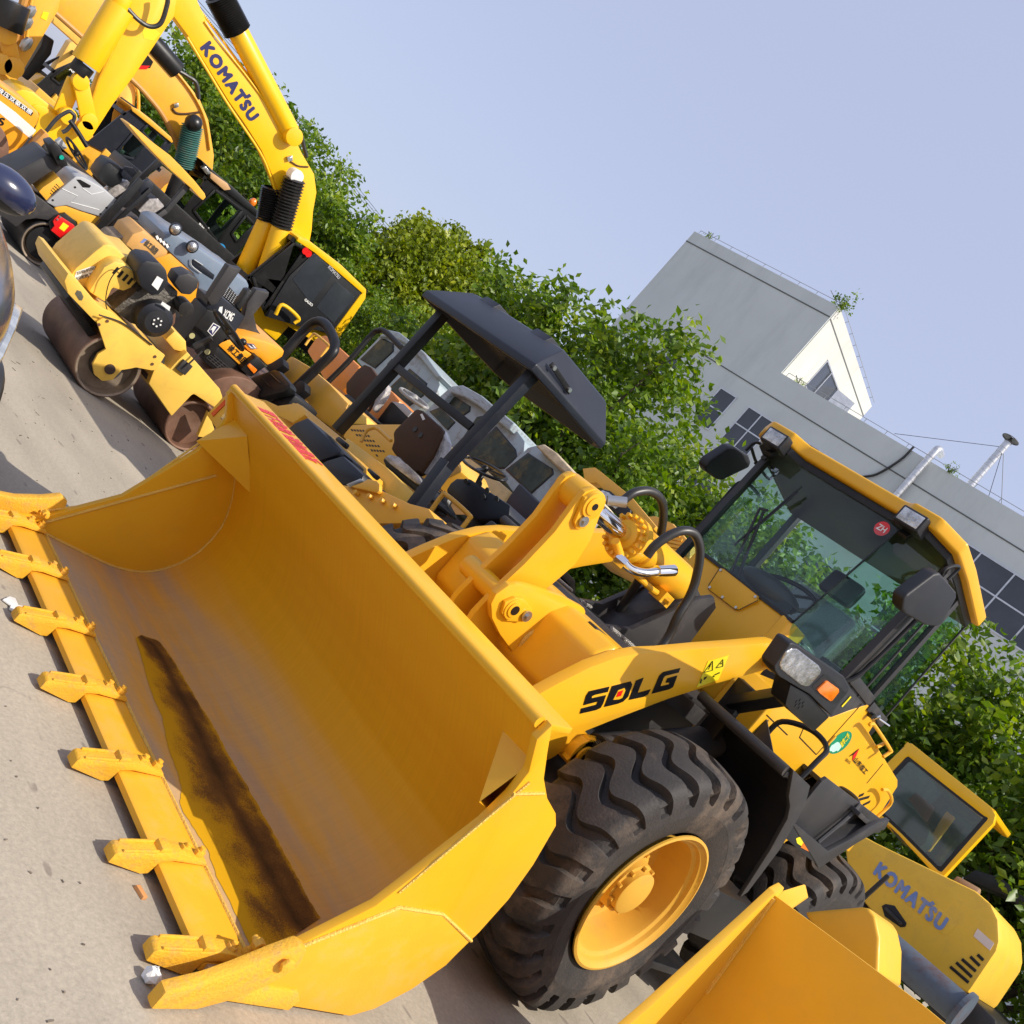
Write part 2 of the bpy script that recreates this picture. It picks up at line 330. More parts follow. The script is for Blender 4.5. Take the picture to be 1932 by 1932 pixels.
def window(a0,a1,z0,z1,nx,nz,open_=None):
    f=MB(); t=.06
    for i in range(nx+1):
        x=a0+(a1-a0)*i/nx; bbox(f,x-t/2,x+t/2,-.035,.02,z0,z1)
    for i in range(nz+1):
        z=z0+(z1-z0)*i/nz; bbox(f,a0-t/2,a1+t/2,-.04,.02,z-t/2,z+t/2)
    fo=f.build('window',ALU,bd); bbox(MB(),a0,a1,-.012,.01,z0,z1).build('pane',WIN,fo)
window(-1.75,-.8,10.3,12.2,1,2); window(-.02,1.5,10.3,12.15,2,2)
window(-5.2,-4.2,10.3,12.2,1,2); window(3.2,4.7,10.3,12.2,2,2); window(6.4,7.9,10.3,12.2,2,2)
window(10.2,20,10.0,12.2,7,2)
for z in (6.6,2.9):
    for a in (-7,-3.6,-.2,3.2,6.6,10.2,13.6,17,20.4): window(a,a+1.6,z,z+1.9,2,2)
MB().tube([bp_(6.9,-.06,14.35),bp_(6.85,-.08,13.6),bp_(6.5,-.08,12.6),bp_(6.0,-.08,12.0),bp_(5.9,-.08,11)],.05,8).build('drain_hose',HO,bd,smooth=True)
# roof edge cable on short posts
rl=MB()
for (a,b,z) in ((TW+.2,0,TL),(.3,40,LW)):
    for i in range(int((b-a)/1.05)+1): 
        x=a+i*1.05; rl.bar(bp_(x,.1,z),bp_(x,.1,z+.22),.02,.02)
    rl.bar(bp_(a,.1,z+.21),bp_(b,.1,z+.21),.02,.02)
for i in range(9): rl.bar(bp_(-.05,.4+i,TL),bp_(.12,.4+i,TL+.18),.018,.018)
rl.bar(bp_(.1,0,TL+.18),bp_(.1,9,TL+.18),.02,.02); rl.build('roof_edge_cable',mat('galvanised_wire',(.3,.31,.32),.5,metal=.5),bd)
# ducts
d1=MB().tube([bp_(7.75,-.25,9.5),bp_(7.75,-.25,12),bp_(7.75,-.25,14.3),bp_(7.75,-.1,14.75),bp_(7.75,.5,14.8)],.15,14)
for i in range(20): z=9.7+i*.24; d1.cyl(bp_(7.75,-.25,z),bp_(7.75,-.25,z+.02),.165)
o=d1.build('wall_duct',ALU,bd,smooth=True)
d2=MB().cyl(bp_(9.2,1.2,LW),bp_(9.2,1.2,16.9),.15)
for i in range(11): z=LW+.2+i*.24; d2.cyl(bp_(9.2,1.2,z),bp_(9.2,1.2,z+.02),.165)
d2.org=bp_(9.2,1.2,LW)
o=d2.build('roof_flue',ALU,None,smooth=True); tag(o,'ribbed metal flue with a wide cap standing on the flat roof','flue')
cp=MB().lathe(bp_(9.2,1.2,16.85),(0,0,1),[(0,.16),(.05,.17),(.16,.05)],20).lathe(bp_(9.2,1.2,17.0),(0,0,1),[(0,.36),(.03,.36),(.13,.05)],24).cyl(bp_(9.2,1.2,16.9),bp_(9.2,1.2,17.1),.05)
cp.build('flue_cap',mat('cap_metal',(.10,.095,.09),.5,metal=.4),o)
gy=MB()
for p in (bp_(5.8,.2,LW+.3),bp_(10.3,.6,LW),bp_(10.8,2,LW)): gy.tube([bp_(9.2,1.2,16.6),p],.012,5,smooth=False)
gy.build('guy_wire',BK,o)
# ---- leaves
def leaf_mat(name,c0,c1,c2):
    m=bpy.data.materials.new(name); m.use_nodes=True; nt=m.node_tree; nt.nodes.clear(); L=nt.links.new
    o=nd(nt,'ShaderNodeOutputMaterial'); at_=nd(nt,'ShaderNodeAttribute',attribute_name='tone')
    cr=nd(nt,'ShaderNodeValToRGB'); e=cr.color_ramp.elements; e[0].color=(*c0,1); e[1].color=(*c2,1); e2=e.new(.5); e2.color=(*c1,1)
    L(at_.outputs['Fac'],cr.inputs[0])
    p=nd(nt,'ShaderNodeBsdfPrincipled'); p.inputs['Roughness'].default_value=.42; p.inputs['Specular IOR Level'].default_value=.45; L(cr.outputs[0],p.inputs['Base Color'])
    t=nd(nt,'ShaderNodeBsdfTranslucent'); hs=nd(nt,'ShaderNodeHueSaturation',Saturation=1.15,Value=1.5); L(cr.outputs[0],hs.inputs['Color']); L(hs.outputs[0],t.inputs[0])
    mx=nd(nt,'ShaderNodeMixShader'); mx.inputs[0].default_value=.38; L(p.outputs[0],mx.inputs[1]); L(t.outputs[0],mx.inputs[2]); L(mx.outputs[0],o.inputs[0])
    return m
LF=leaf_mat('leaf',(.035,.078,.010),(.125,.215,.020),(.34,.41,.045))
LF2=leaf_mat('camphor_leaf',(.08,.12,.010),(.20,.26,.014),(.40,.42,.03))
def leaves(centers,per,spread,size,seed,droop=.3):
    """many folded two-triangle leaves round each twig end"""
    r=np.random.default_rng(seed); C=np.asarray(centers); n=len(C)*per
    c=np.repeat(C,per,0)+r.normal(0,1,(n,3))*np.array(spread)
    d=r.normal(0,1,(n,3)); d[:,2]-=droop; d/=np.linalg.norm(d,axis=1)[:,None]
    s=r.normal(0,1,(n,3)); s-=d*(s*d).sum(1)[:,None]; s/=np.linalg.norm(s,axis=1)[:,None]
    nn=np.cross(d,s); L=size*r.uniform(.6,1.25,n)[:,None]; W=L*r.uniform(.24,.34,n)[:,None]
    v=np.empty((n,4,3)); v[:,0]=c; v[:,1]=c+d*L*.45+s*W+nn*W*.35; v[:,2]=c+d*L; v[:,3]=c+d*L*.45-s*W+nn*W*.35
    f=np.empty((n,2,3),int); b=np.arange(n)*4; f[:,0]=np.stack([b,b+1,b+2],1); f[:,1]=np.stack([b,b+2,b+3],1)
    ct=r.uniform(0,1,len(C)); tone=np.clip(np.repeat(ct,per)*.5+r.uniform(0,.5,n),0,1)
    return v.reshape(-1,3),f.reshape(-1,3),np.repeat(tone,4)
def leaf_mesh(name,v,f,tone,m):
    me=bpy.data.meshes.new(name); me.vertices.add(len(v)); me.vertices.foreach_set('co',v.astype(np.float32).ravel())
    me.loops.add(len(f)*3); me.loops.foreach_set('vertex_index',f.astype(np.int32).ravel())
    me.polygons.add(len(f)); me.polygons.foreach_set('loop_start',np.arange(len(f),dtype=np.int32)*3); me.polygons.foreach_set('loop_total',np.full(len(f),3,np.int32))
    at_=me.attributes.new('tone','FLOAT','POINT'); at_.data.foreach_set('value',tone.astype(np.float32)); me.materials.append(m); me.update(); me.validate(); return me
def tree_meshes(h,rad,seed,size=.10,leafm=None,dome=False,ncl=1500,per=24):
    """trunk with limbs and rising shoots; leaves sit round the ends of the shoots"""
    rr=random.Random(seed); tb=MB(); cl=[]
    th=h*.30
    tb.tube([(0,0,-.1),(.05,.02,th*.5),(0,.05,th)],.15,9,taper=.11)
    nl=13 if not dome else 16
    for i in range(nl):
        a=2*math.pi*i/nl+rr.uniform(-.3,.3); z0=th*rr.uniform(.35,1.0); rd=rad*rr.uniform(.55,1.0)
        if dome: el=rr.uniform(.0,1.45); tip=Vector((math.cos(a)*math.cos(el)*rad*.95,math.sin(a)*math.cos(el)*rad*.95,h*.42+math.sin(el)*h*.56))
        else: tip=Vector((math.cos(a)*rd,math.sin(a)*rd,rr.uniform(.42,.97)*h*(1-.18*rd/rad)))
        b=Vector((0,.03,z0)); mid=b.lerp(tip,.5)+Vector((rr.uniform(-.2,.2),rr.uniform(-.2,.2),.12*h*rr.random()))
        tb.tube([b,mid,tip],.06,6,taper=.012)
        for k in range(9 if not dome else 10):
            t=rr.uniform(.25,1); p=(b.lerp(mid,t*2) if t<.5 else mid.lerp(tip,t*2-1))
            q=p+Vector((rr.gauss(0,.42),rr.gauss(0,.42),rr.uniform(.0,.75)))*(rad/2.4 if not dome else .7)
            if rr.random()<.25 and not dome: q.z+=.4
            q.z=min(q.z,h*1.02); tb.tube([p,p.lerp(q,.5)+Vector((rr.uniform(-.06,.06),rr.uniform(-.06,.06),0)),q],.014,4,taper=.004)
            for j in range(7): cl.append(p.lerp(q,.25+.8*j/6)+Vector((rr.gauss(0,.10),rr.gauss(0,.10),rr.gauss(0,.08))))
    # interior and low skirt so that the crown reads closed lower down
    while len(cl)<ncl:
        a=rr.uniform(0,6.283); r2=rad*math.sqrt(rr.random())*.98; z=rr.uniform(.06,.92)
        if r2>rad*(1-.55*max(0,z-.5)*2) : continue
        if dome and (r2/rad)**2+((z-.42)/.58)**2>1 and z>.42: continue
        cl.append(Vector((math.cos(a)*r2,math.sin(a)*r2,z*h)))
    v,f,t=leaves([tuple(c) for c in cl],per,(.17,.17,.14),size,seed)
    return tb,leaf_mesh('crown',v,f,t,leafm or LF)
TP=[tree_meshes(6.4,2.5,3,.180,ncl=1250,per=19),tree_meshes(6.0,2.7,8,.180,ncl=1250,per=19),tree_meshes(6.8,2.4,21,.180,ncl=1250,per=19)]
TTR=[]
for tb,cm in TP:
    o=tb.build('trunk',BARK,None,smooth=True); TTR.append(o.data); bpy.data.objects.remove(o)
def plant_tree(name,x,y,sc_,rot,k,label,group=None):
    r=thing(name,(x,y,0),label,'tree',group); r.rotation_euler=(0,0,rot); r.scale=sc_
    for nm,me in (('trunk',TTR[k]),('crown',TP[k][1])):
        o=bpy.data.objects.new(nm,me); COL.objects.link(o); o.parent=r
    return r
GT='leafy trees in the row behind the machines'
trees=[(3.4,13.2,.80,0,'leafy tree at the far right edge, behind the rear of the small excavator'),
(.2,13.6,.86,1,'leafy green tree standing right behind the small excavator cab'),
(-3.0,14.2,.80,2,'green tree just right of the loader cab roof, below the building windows'),
(-6.2,14.2,.80,0,'green tree seen through the side glass of the loader cab'),
(-9.6,13.6,.88,1,'yellow green tree standing left of the loader cab mirror'),
(-12.0,13.9,1.03,2,'tall leafy tree with upright shoots, right of the black canopy'),
(-14.6,14.2,1.06,0,'leafy tree rising directly behind the black roller canopy'),
(-18.0,14.6,.72,1,'green tree in front of the round camphor crown'),
(-22.0,15.6,.58,2,'green tree behind the roof of the black cab of the bright yellow excavator'),
(-26.0,16.2,.74,0,'dark green tree framed by the bend of the bright yellow boom'),
(-30.0,16.4,1.10,1,'dark green tree behind the boom lettering of the bright yellow excavator'),
(-34.5,16.6,1.22,2,'dark tree between the bright yellow boom and the ochre boom'),
(-39.5,16.8,1.35,0,'dark green tree behind the ochre excavators, near the left edge'),
(-45.0,17.0,1.5,1,'dark green tree farthest to the left, behind the ochre arms')]
for i,(x,y,s,k,l) in enumerate(trees): plant_tree('leafy_tree',x,y,(s*1.12,s*1.12,s),i*1.9,k,l,GT)
CT=tree_meshes(8.5,4.8,77,.21,LF2,True,ncl=9000,per=20)
r=thing('camphor_tree',(-29.4,21.4,0),'big round camphor tree with a yellow green dome crown','tree')
CT[0].build('trunk',BARK,None,smooth=True).parent=r
o=bpy.data.objects.new('crown',CT[1]); COL.objects.link(o); o.parent=r
# small weeds on the roof edge
def weed(pos,n,sz,label,seed):
    r2=random.Random(seed); c=[tuple(Vector(pos)+Vector((r2.gauss(0,.28)*sz,r2.gauss(0,.12)*sz,abs(r2.gauss(.25,.25))*sz))) for _ in range(n)]
    v,f,t=leaves(c,9,(.07*sz,.07*sz,.07*sz),.13*sz,seed); v=v-np.array(tuple(pos)); me=leaf_mesh('rooftop_weed',v,f,t,LF)
    o=bpy.data.objects.new('rooftop_weed',me); COL.objects.link(o); o.location=pos; tag(o,label,'weed','weeds growing on the roof edges')
    s=MB(); s.org=pos
    for i in range(5): s.tube([pos,Vector(pos)+Vector((r2.gauss(0,.3)*sz,0,.5*sz))],.012,4,smooth=False)
    st=s.build('stem',BARK,None); st.parent=o; st.location=(0,0,0)
weed(tuple(bp_(0,.1,TL)),26,1.15,'leafy weed on the corner of the tower roof where its two faces meet',1)
weed(tuple(bp_(-8.0,.1,TL)),8,.8,'tiny weed on the left end of the tower roof edge',2)
weed(tuple(bp_(1.0,.1,LW)),9,.6,'small weed at the foot of the white tower wall',3)
weed(tuple(bp_(8.6,.0,LW)),20,.6,'low weed beside the bent duct at the roof edge',4)
# utility pole and wires
pw=thing('utility_pole',(-53.7,28.0,0),'distant concrete utility pole with a cross arm above the trees','utility pole')
MB().cyl((-53.7,28,0),(-53.7,28,10.2),.17,.11,10).build('pole',CONC,pw)
WD=Vector((-.9,-.45,0)).normalized()
WD=(at('D',(370,0),'z',10.3)-at('D',(650,330),'z',10.3)).normalized(); WS=Vector((-WD.y,WD.x,0))
PC=at('D',(650,330),'z',10.3); 
ca=MB().bar(PC-WS*.9-Vector((0,0,.35)),PC+WS*.9-Vector((0,0,.35)),.1,.12)
for q in (-.8,0,.8): ca.cyl(PC+WS*q-Vector((0,0,.35)),PC+WS*q,.06,.04,8)
ca.build('cross_arm',ALU,pw)
for q,l in ((-.8,'lowest of the three power wires above the trees'),(0,'middle one of the three power wires above the trees'),(.8,'highest of the three power wires above the trees')):
    c=PC+WS*q; wv=MB(); wv.org=c
    wv.tube([c+WD*60+Vector((0,0,.3)),c+WD*30-Vector((0,0,.25)),c+WD*8,c,c-WD*15-Vector((0,0,.3)),c-WD*40],.014,5)
    tag(wv.build('power_wire',BK,None,smooth=True),l,'wire','power wires')

# grit, twigs and leaf scraps on the concrete: nobody could count them
gr=MB(); r5=random.Random(3)
for i in range(700):
    x=r5.uniform(-9,2.2); y=r5.uniform(-1.5,3.2) if x<-1.3 else r5.uniform(-1.2,-.25)
    a=r5.uniform(0,3.14); l=r5.choice((.003,.004,.005,.008,.016))*r5.uniform(.6,1.2); t=r5.uniform(.0015,.004); d=Vector((math.cos(a),math.sin(a),0))*l
    p=Vector((x,y,.003)); gr.bar(p-d,p+d,t*1.4,t)
tag(gr.build('grit',mat('grit',(.17,.14,.11),.9,var=.6,vscale=3)),'scattered dark grit and twig scraps on the concrete','grit',kind='stuff')
# ================================================================ THE BIG WHEEL LOADER
LD=thing('wheel_loader',(0,2.0,0),'big shiny yellow wheel loader with its toothed bucket flat on the concrete, nearest the camera','wheel loader')
PROF=[(0.0,.055),(.13,.072),(.17,.066),(.32,.068),(.49,.074),(.58,.088),(.66,.115),(.72,.155),(.77,.21),(.81,.275),(.835,.35),(.842,.43),(.835,.51),(.81,.58),(.77,.655),(.715,.73),(.64,.81),(.56,.90),(.47,.985),(.39,1.062)]
def bucket_shell(w,prof,nx=60):
    """curved inner plate with a dusty lower part and a thickness"""
    vs=[];fs=[]; n=len(prof); fine=[]
    for i in range(n-1):
        for k in range(4):
            a,b=prof[i],prof[i+1]; t=k/4; fine.append((a[0]+(b[0]-a[0])*t,a[1]+(b[1]-a[1])*t))
    fine.append(prof[-1]); m=len(fine)
    for i in range(nx+1):
        x=-w+2*w*i/nx
        for y,z in fine: vs.append((x,y,z))
    for i in range(nx):
        for j in range(m-1): a=i*m+j; fs.append((a,a+m,a+m+1,a+1))
    N=len(vs)
    for i in (0,nx):
        for j,(y,z) in enumerate(fine):
            pass
    for i in (0,1):
        x=-w if i==0 else w
        for j,(y,z) in enumerate(fine):
            a=fine[max(j-1,0)];b=fine[min(j+1,m-1)]; d=Vector((0,b[0]-a[0],b[1]-a[1])).normalized(); nn=Vector((0,d.z,-d.y))
            vs.append((x,y+nn.y*.022,z+nn.z*.022))
    for j in range(m-1): fs.append((N+j+1,N+m+j+1,N+m+j,N+j))
    for j in (0,m-1): fs.append((0*m+j,nx*m+j,N+m+j,N+j))
    for q in (0,nx):
        s=0 if q==0 else m
        for j in range(m-1): fs.append((q*m+j,q*m+j+1,N+s+j+1,N+s+j))
    mb=MB(); mb.add(vs,fs); return mb,fine
def bucket_mat():
    m=bpy.data.materials.new('bucket_inside'); m.use_nodes=True; nt=m.node_tree; b=nt.nodes['Principled BSDF']; L=nt.links.new
    tc=nd(nt,'ShaderNodeTexCoord'); sx=nd(nt,'ShaderNodeSeparateXYZ'); L(tc.outputs['Object'],sx.inputs[0])
    # thin film of settled dust on the flat floor, fading up the curve, thicker in a streak
    mz=nd(nt,'ShaderNodeMapRange',interpolation_type='SMOOTHSTEP'); mz.inputs['From Min'].default_value=.06; mz.inputs['From Max'].default_value=.42; mz.inputs['To Min'].default_value=.62; mz.inputs['To Max'].default_value=0; L(sx.outputs['Z'],mz.inputs[0])
    mp=nd(nt,'ShaderNodeMapping'); mp.inputs['Scale'].default_value=(.35,2.2,2.2); L(tc.outputs['Object'],mp.inputs[0])
    n=nd(nt,'ShaderNodeTexNoise',Scale=2.6,Detail=8,Roughness=.6); L(mp.outputs[0],n.inputs['Vector'])
    mn=nd(nt,'ShaderNodeMapRange'); mn.inputs['From Min'].default_value=.38; mn.inputs['From Max'].default_value=.62; mn.inputs['To Min'].default_value=.35; mn.inputs['To Max'].default_value=1.35; L(n.outputs[0],mn.inputs[0])
    mu=nd(nt,'ShaderNodeMath',operation='MULTIPLY',use_clamp=True); L(mz.outputs[0],mu.inputs[0]); L(mn.outputs[0],mu.inputs[1])
    cm=nd(nt,'ShaderNodeMix',data_type='RGBA'); L(mu.outputs[0],cm.inputs[0]); cm.inputs[6].default_value=(.80,.385,.008,1); cm.inputs[7].default_value=(.40,.32,.235,1)
    mq=nd(nt,'ShaderNodeMapping'); mq.inputs['Scale'].default_value=(90,2.0,2.0); L(tc.outputs['Object'],mq.inputs[0])
    nb=nd(nt,'ShaderNodeTexNoise',Scale=1.0,Detail=5,Roughness=.7); L(mq.outputs[0],nb.inputs['Vector'])
    mb_=nd(nt,'ShaderNodeMapRange'); mb_.inputs['From Min'].default_value=.3; mb_.inputs['From Max'].default_value=.7; mb_.inputs['To Min'].default_value=.955; mb_.inputs['To Max'].default_value=1.04; L(nb.outputs[0],mb_.inputs[0])
    vm=nd(nt,'ShaderNodeVectorMath',operation='SCALE'); L(cm.outputs[2],vm.inputs[0]); L(mb_.outputs[0],vm.inputs['Scale'])
    # old scratches where loads slid in
    ms=nd(nt,'ShaderNodeMapping'); ms.inputs['Rotation'].default_value=(0,0,.35); ms.inputs['Scale'].default_value=(14,1.1,1.1); L(tc.outputs['Object'],ms.inputs[0])
    ns=nd(nt,'ShaderNodeTexNoise',Scale=2.0,Detail=7,Roughness=.75); L(ms.outputs[0],ns.inputs['Vector'])
    r3=nd(nt,'ShaderNodeMapRange'); r3.inputs['From Min'].default_value=.66; r3.inputs['From Max'].default_value=.74; r3.inputs['To Max'].default_value=.45; L(ns.outputs[0],r3.inputs[0])
    m3=nd(nt,'ShaderNodeMix',data_type='RGBA'); L(r3.outputs[0],m3.inputs[0]); L(vm.outputs[0],m3.inputs[6]); m3.inputs[7].default_value=(.55,.36,.13,1)
    L(m3.outputs[2],b.inputs['Base Color'])
    rr=nd(nt,'ShaderNodeMapRange'); rr.inputs['To Min'].default_value=.38; rr.inputs['To Max'].default_value=.8; L(mu.outputs[0],rr.inputs[0]); L(rr.outputs[0],b.inputs['Roughness'])
    return m
BM=bucket_mat()
sh,FINE=bucket_shell(1.225,PROF); bk=sh.build('bucket',BM,LD,smooth=True,ang=50)
# rolled upper lip
MB().tube([(-1.22,.385,1.075),(1.22,.385,1.075)],.020,12,smooth=False).build('spill_lip',Y1,bk,smooth=True)
SP=[(.0,.02),(.02,.085),(.11,.125),(.33,.385),(.46,.74),(.475,.85),(.465,.94),(.385,1.035),(.395,1.095),(.47,1.02),(.55,.945),(.64,.895),(.735,.865),(.785,.83),(.84,.68),(.868,.54),(.866,.40),(.845,.27),(.78,.15),(.68,.05),(.60,.012),(.25,.012)]
for s in (1,-1):
    MB().px(SP,s*1.222,s*1.252).build('side_plate',Y1,bk,.004)
# doubler plates and weld beads on the outside and inside
for s in (1,-1):
    MB().px([(.06,.02),(.10,.13),(.42,.40),(.62,.42),(.84,.36),(.83,.26),(.77,.15),(.68,.055),(.60,.016)],s*1.2525,s*1.2605).build('wear_plate',Y1d,bk,.003)
    wb=MB().tube([(s*1.256,.10,.135),(s*1.256,.26,.27),(s*1.256,.42,.405),(s*1.256,.62,.425),(s*1.256,.855,.365)],.006,6,smooth=False)
    wb.tube([(s*1.2545,.50,.915),(s*1.2545,.41,.60),(s*1.2545,.37,.45)][::-1],.005,6,smooth=False)
    wb.tube([(s*1.2545,.475,.86),(s*1.2545,.60,.905)],.005,6,smooth=False)
    wb.tube([(s*1.219,y,z+.004) for y,z in PROF[1:-3]],.0065,6)
    wb.tube([(s*1.219,.12,.10),(s*1.219,.62,.70)],.007,6)
    wb.build('weld_bead',WELD,bk,smooth=True)
    # corner gusset between side plate and rear wall, a bent triangular pocket
    g=MB(); a=Vector((s*1.221,.50,.98));b=Vector((s*1.221,.42,.78));c=Vector((s*1.221,.705,.742)); d=Vector((s*1.02,.70,.755)); e=Vector((s*1.06,.50,.955))
    g.add([a,b,c,d,e],[(0,1,4),(1,2,3),(1,3,4),(2,0,4),(2,4,3)]); g.build('corner_gusset',Y1,bk)
# cutting edge
MB().px([(-.012,.030),(-.012,.050),(.0,.057),(.128,.079),(.150,.074),(.150,.030)],-1.20,1.20).build('cutting_edge',Y1d,bk,.002)
MB().tube([(-1.2,.158,.073),(1.2,.158,.073)],.006,6,smooth=False).build('edge_weld',WELD,bk,smooth=True)
# teeth
TOE=mat('scuffed_tooth_paint',(.80,.42,.03),.5,var=.1,dirt_or_glint=.5,dirt_or_glint_col=(.33,.22,.13),dscale=22,bump=.3,bscale=110)
def tooth(x,ang=0,corner=0):
    def tf(mb):
        ca,sa=math.cos(ang),math.sin(ang)
        for v in mb.v:
            if v.y<-.02: v.y=-.02+(v.y+.02)*.74
        mb.v=[Vector((x+ca*v.x-sa*v.y,sa*v.x+ca*v.y,v.z)) for v in mb.v]; return mb
    b=MB(); w=.027
    b.px([(-.215,.014),(-.215,.044),(-.205,.052),(-.04,.082),(.02,.100),(.06,.104),(.10,.096),(.135,.097),(.145,.084),(.03,.072),(-.012,.058),(-.018,.012),(-.05,.004)],-w,w)
    o=tf(b).build('tooth',TOE,bk,.004)
    # raised cheeks of the cast tip and a worn pocket between them
    b=MB()
    b.px([(-.19,.052),(-.045,.078),(-.045,.090),(-.19,.062)],-w+.001,-w+.010).px([(-.19,.052),(-.045,.078),(-.045,.090),(-.19,.062)],w-.010,w-.001)
    b.px([(-.045,.078),(.005,.092),(-.005,.106),(-.04,.098)],-w+.003,w-.003)
    tf(b).build('tip_rib',TOE,o,.004)
    for y in (.055,.112):
        b=MB().cyl((0,y,.085),(0,y,.113),.017,n=6).cyl((0,y,.105),(0,y,.124),.010,n=10)
        tf(b).build('bolt',TOE,o,.001)
    return o
for i in range(5): tooth(-.805+.4025*i)
for s in (-1,1):
    tooth(s*1.175,-s*.13)
    # upright wrap of the corner tooth, bolted to the side plate
    b=MB().px([(-.265,.015),(-.265,.070),(-.12,.100),(-.02,.135),(.07,.195),(.125,.24),(.165,.232),(.19,.17),(.13,.09),(.04,.03),(-.05,.005)],s*1.254,s*1.295)
    for v in b.v:
        v.x+=s*max(0,.06-v.y)*.14
        if v.y<-.02: v.y=-.02+(v.y+.02)*.80
    o=b.build('corner_tooth',TOE,bk,.009)
    b=MB().px([(.02,.012),(.02,.07),(.30,.075),(.33,.05),(.32,.012)],s*1.2535,s*1.272).cyl((s*1.305,.12,.185),(s*1.318,.12,.185),.022,n=6)
    b.cyl((s*1.222,.10,.15),(s*1.195,.10,.15),.018,n=6).cyl((s*1.222,.10,.15),(s*1.18,.10,.15),.010,n=10)
    b.build('side_bolt',TOE,o,.003)
# wet rusty stain lying on the floor of the bucket
def prof_z(y):
    for (a,za),(b,zb) in zip(PROF,PROF[1:]):
        if a<=y<=b: return za+(zb-za)*(y-a)/(b-a)
    return PROF[12][1]
def onfloor(cr,p):
    d=ray(cr,p); lo=(.5-CC.z)/d.z; best=None
    t=(.30-CC.z)/d.z
    for k in range(600):
        q=CC+d*t
        if q.y>0 and q.z<=prof_z(min(q.y,.86)): return q
        t*=1.0012
    return CC+d*t
up=[('c1',p) for p in ((745,888),(835,918),(905,1010),(955,1095),(1040,1240),(1130,1385),(1190,1500),(1255,1610),(1340,1760),(1425,1905))]+[('c4',p) for p in ((1160,1040),(1240,1190),(1315,1300))]
lo=[('c1',p) for p in ((712,905),(735,980),(765,1090),(800,1210),(850,1320),(885,1480),(930,1600),(955,1700),(945,1790))]+[('c4',p) for p in ((640,900),(690,1050),(760,1180),(830,1330),(900,1480),(950,1530),(1000,1500))]
def resamp(P,n):
    d=[0]
    for a,b in zip(P,P[1:]): d.append(d[-1]+(b-a).length)
    o=[];j=0
    for i in range(n):
        t=d[-1]*i/(n-1)
        while j<len(d)-2 and d[j+1]<t: j+=1
        o.append(P[j].lerp(P[j+1],(t-d[j])/(d[j+1]-d[j]+1e-9)))
    return o
A=resamp([onfloor(*q) for q in up],90); Bq=resamp([onfloor(*q) for q in lo],90)
rs=random.Random(5); vs=[];fs=[];at1=[]
NW=16
for i,(a,b) in enumerate(zip(A,Bq)):
    ja,jb=rs.uniform(-.008,.008),rs.uniform(-.010,.010)
    for k in range(NW+1):
        t=k/NW; q=a.lerp(b,t+ (ja*(1-t)+jb*t)); y=min(max(q.y,.15),.84); vs.append((min(q.x,1.216),y-.0015*(y>.6),prof_z(y)+.0016)); at1.append(t)
for i in range(89):
    for k in range(NW): a=i*(NW+1)+k; fs.append((a,a+1,a+NW+2,a+NW+1))
sb=MB().add(vs,fs)
m=bpy.data.materials.new('wet_rust'); m.use_nodes=True; nt=m.node_tree; b=nt.nodes['Principled BSDF']; L=nt.links.new
aa=nd(nt,'ShaderNodeAttribute',attribute_name='across'); tc=nd(nt,'ShaderNodeTexCoord')
rp=nd(nt,'ShaderNodeValToRGB'); e=rp.color_ramp.elements; e[0].position=0; e[0].color=(.35,.35,.35,1); e[1].position=1; e[1].color=(0.02,0.02,0.02,1)
for p_,v_ in ((.06,.60),(.18,.66),(.30,.90),(.40,.68),(.60,.52),(.80,.34)): q=e.new(p_); q.color=(v_,v_,v_,1)
L(aa.outputs['Fac'],rp.inputs[0])
n1=nd(nt,'ShaderNodeTexNoise',Scale=190,Detail=4,Roughness=.9); L(tc.outputs['Object'],n1.inputs['Vector'])
n2=nd(nt,'ShaderNodeTexNoise',Scale=6,Detail=4); L(tc.outputs['Object'],n2.inputs['Vector'])
s1=nd(nt,'ShaderNodeMath',operation='ADD'); L(n1.outputs[0],s1.inputs[0]); L(n2.outputs[0],s1.inputs[1])
s2=nd(nt,'ShaderNodeMath',operation='SUBTRACT'); L(s1.outputs[0],s2.inputs[0]); s2.inputs[1].default_value=1.0
s3=nd(nt,'ShaderNodeMath',operation='ADD'); L(s2.outputs[0],s3.inputs[0]); L(rp.outputs[0],s3.inputs[1])
st=nd(nt,'ShaderNodeMapRange'); st.inputs['From Min'].default_value=.38; st.inputs['From Max'].default_value=.62; L(s3.outputs[0],st.inputs[0])
cx=nd(nt,'ShaderNodeValToRGB'); L(s3.outputs[0],cx.inputs[0]); e=cx.color_ramp.elements; e[0].position=.34; e[0].color=(.60,.32,.008,1); e[1].position=.92; e[1].color=(.040,.019,.009,1); q=e.new(.46); q.color=(.40,.19,.010,1); q=e.new(.60); q.color=(.15,.066,.018,1)
L(cx.outputs[0],b.inputs['Base Color']); b.inputs['Roughness'].default_value=.5; b.inputs['Specular IOR Level'].default_value=.25
so_=sb.build('rust_stain',m,bk,smooth=True)
at_=so_.data.attributes.new('across','FLOAT','POINT')
if len(so_.data.vertices)==len(at1): at_.data.foreach_set('value',at1)
# red warning writing painted along the back of the upper lip is on a sloping yellow plate behind the lip
MB().add([(-1.215,.405,1.078),(1.215,.405,1.078),(1.215,.545,1.112),(-1.215,.545,1.112),(-1.215,.41,1.056),(1.215,.41,1.056),(1.215,.55,1.092),(-1.215,.55,1.092)],
 [(0,1,2,3),(7,6,5,4),(0,4,5,1),(1,5,6,2),(2,6,7,3),(3,7,4,0)]).build('back_plate',Y1,bk,.003)
text(bk,'臂下危险 请勿靠近',(-1.07,.432,1.0846),(.53,0,0),(0,.10,.0243),RINK,'red_lettering',depth=.0015,bold=.03,spacing=1.05)

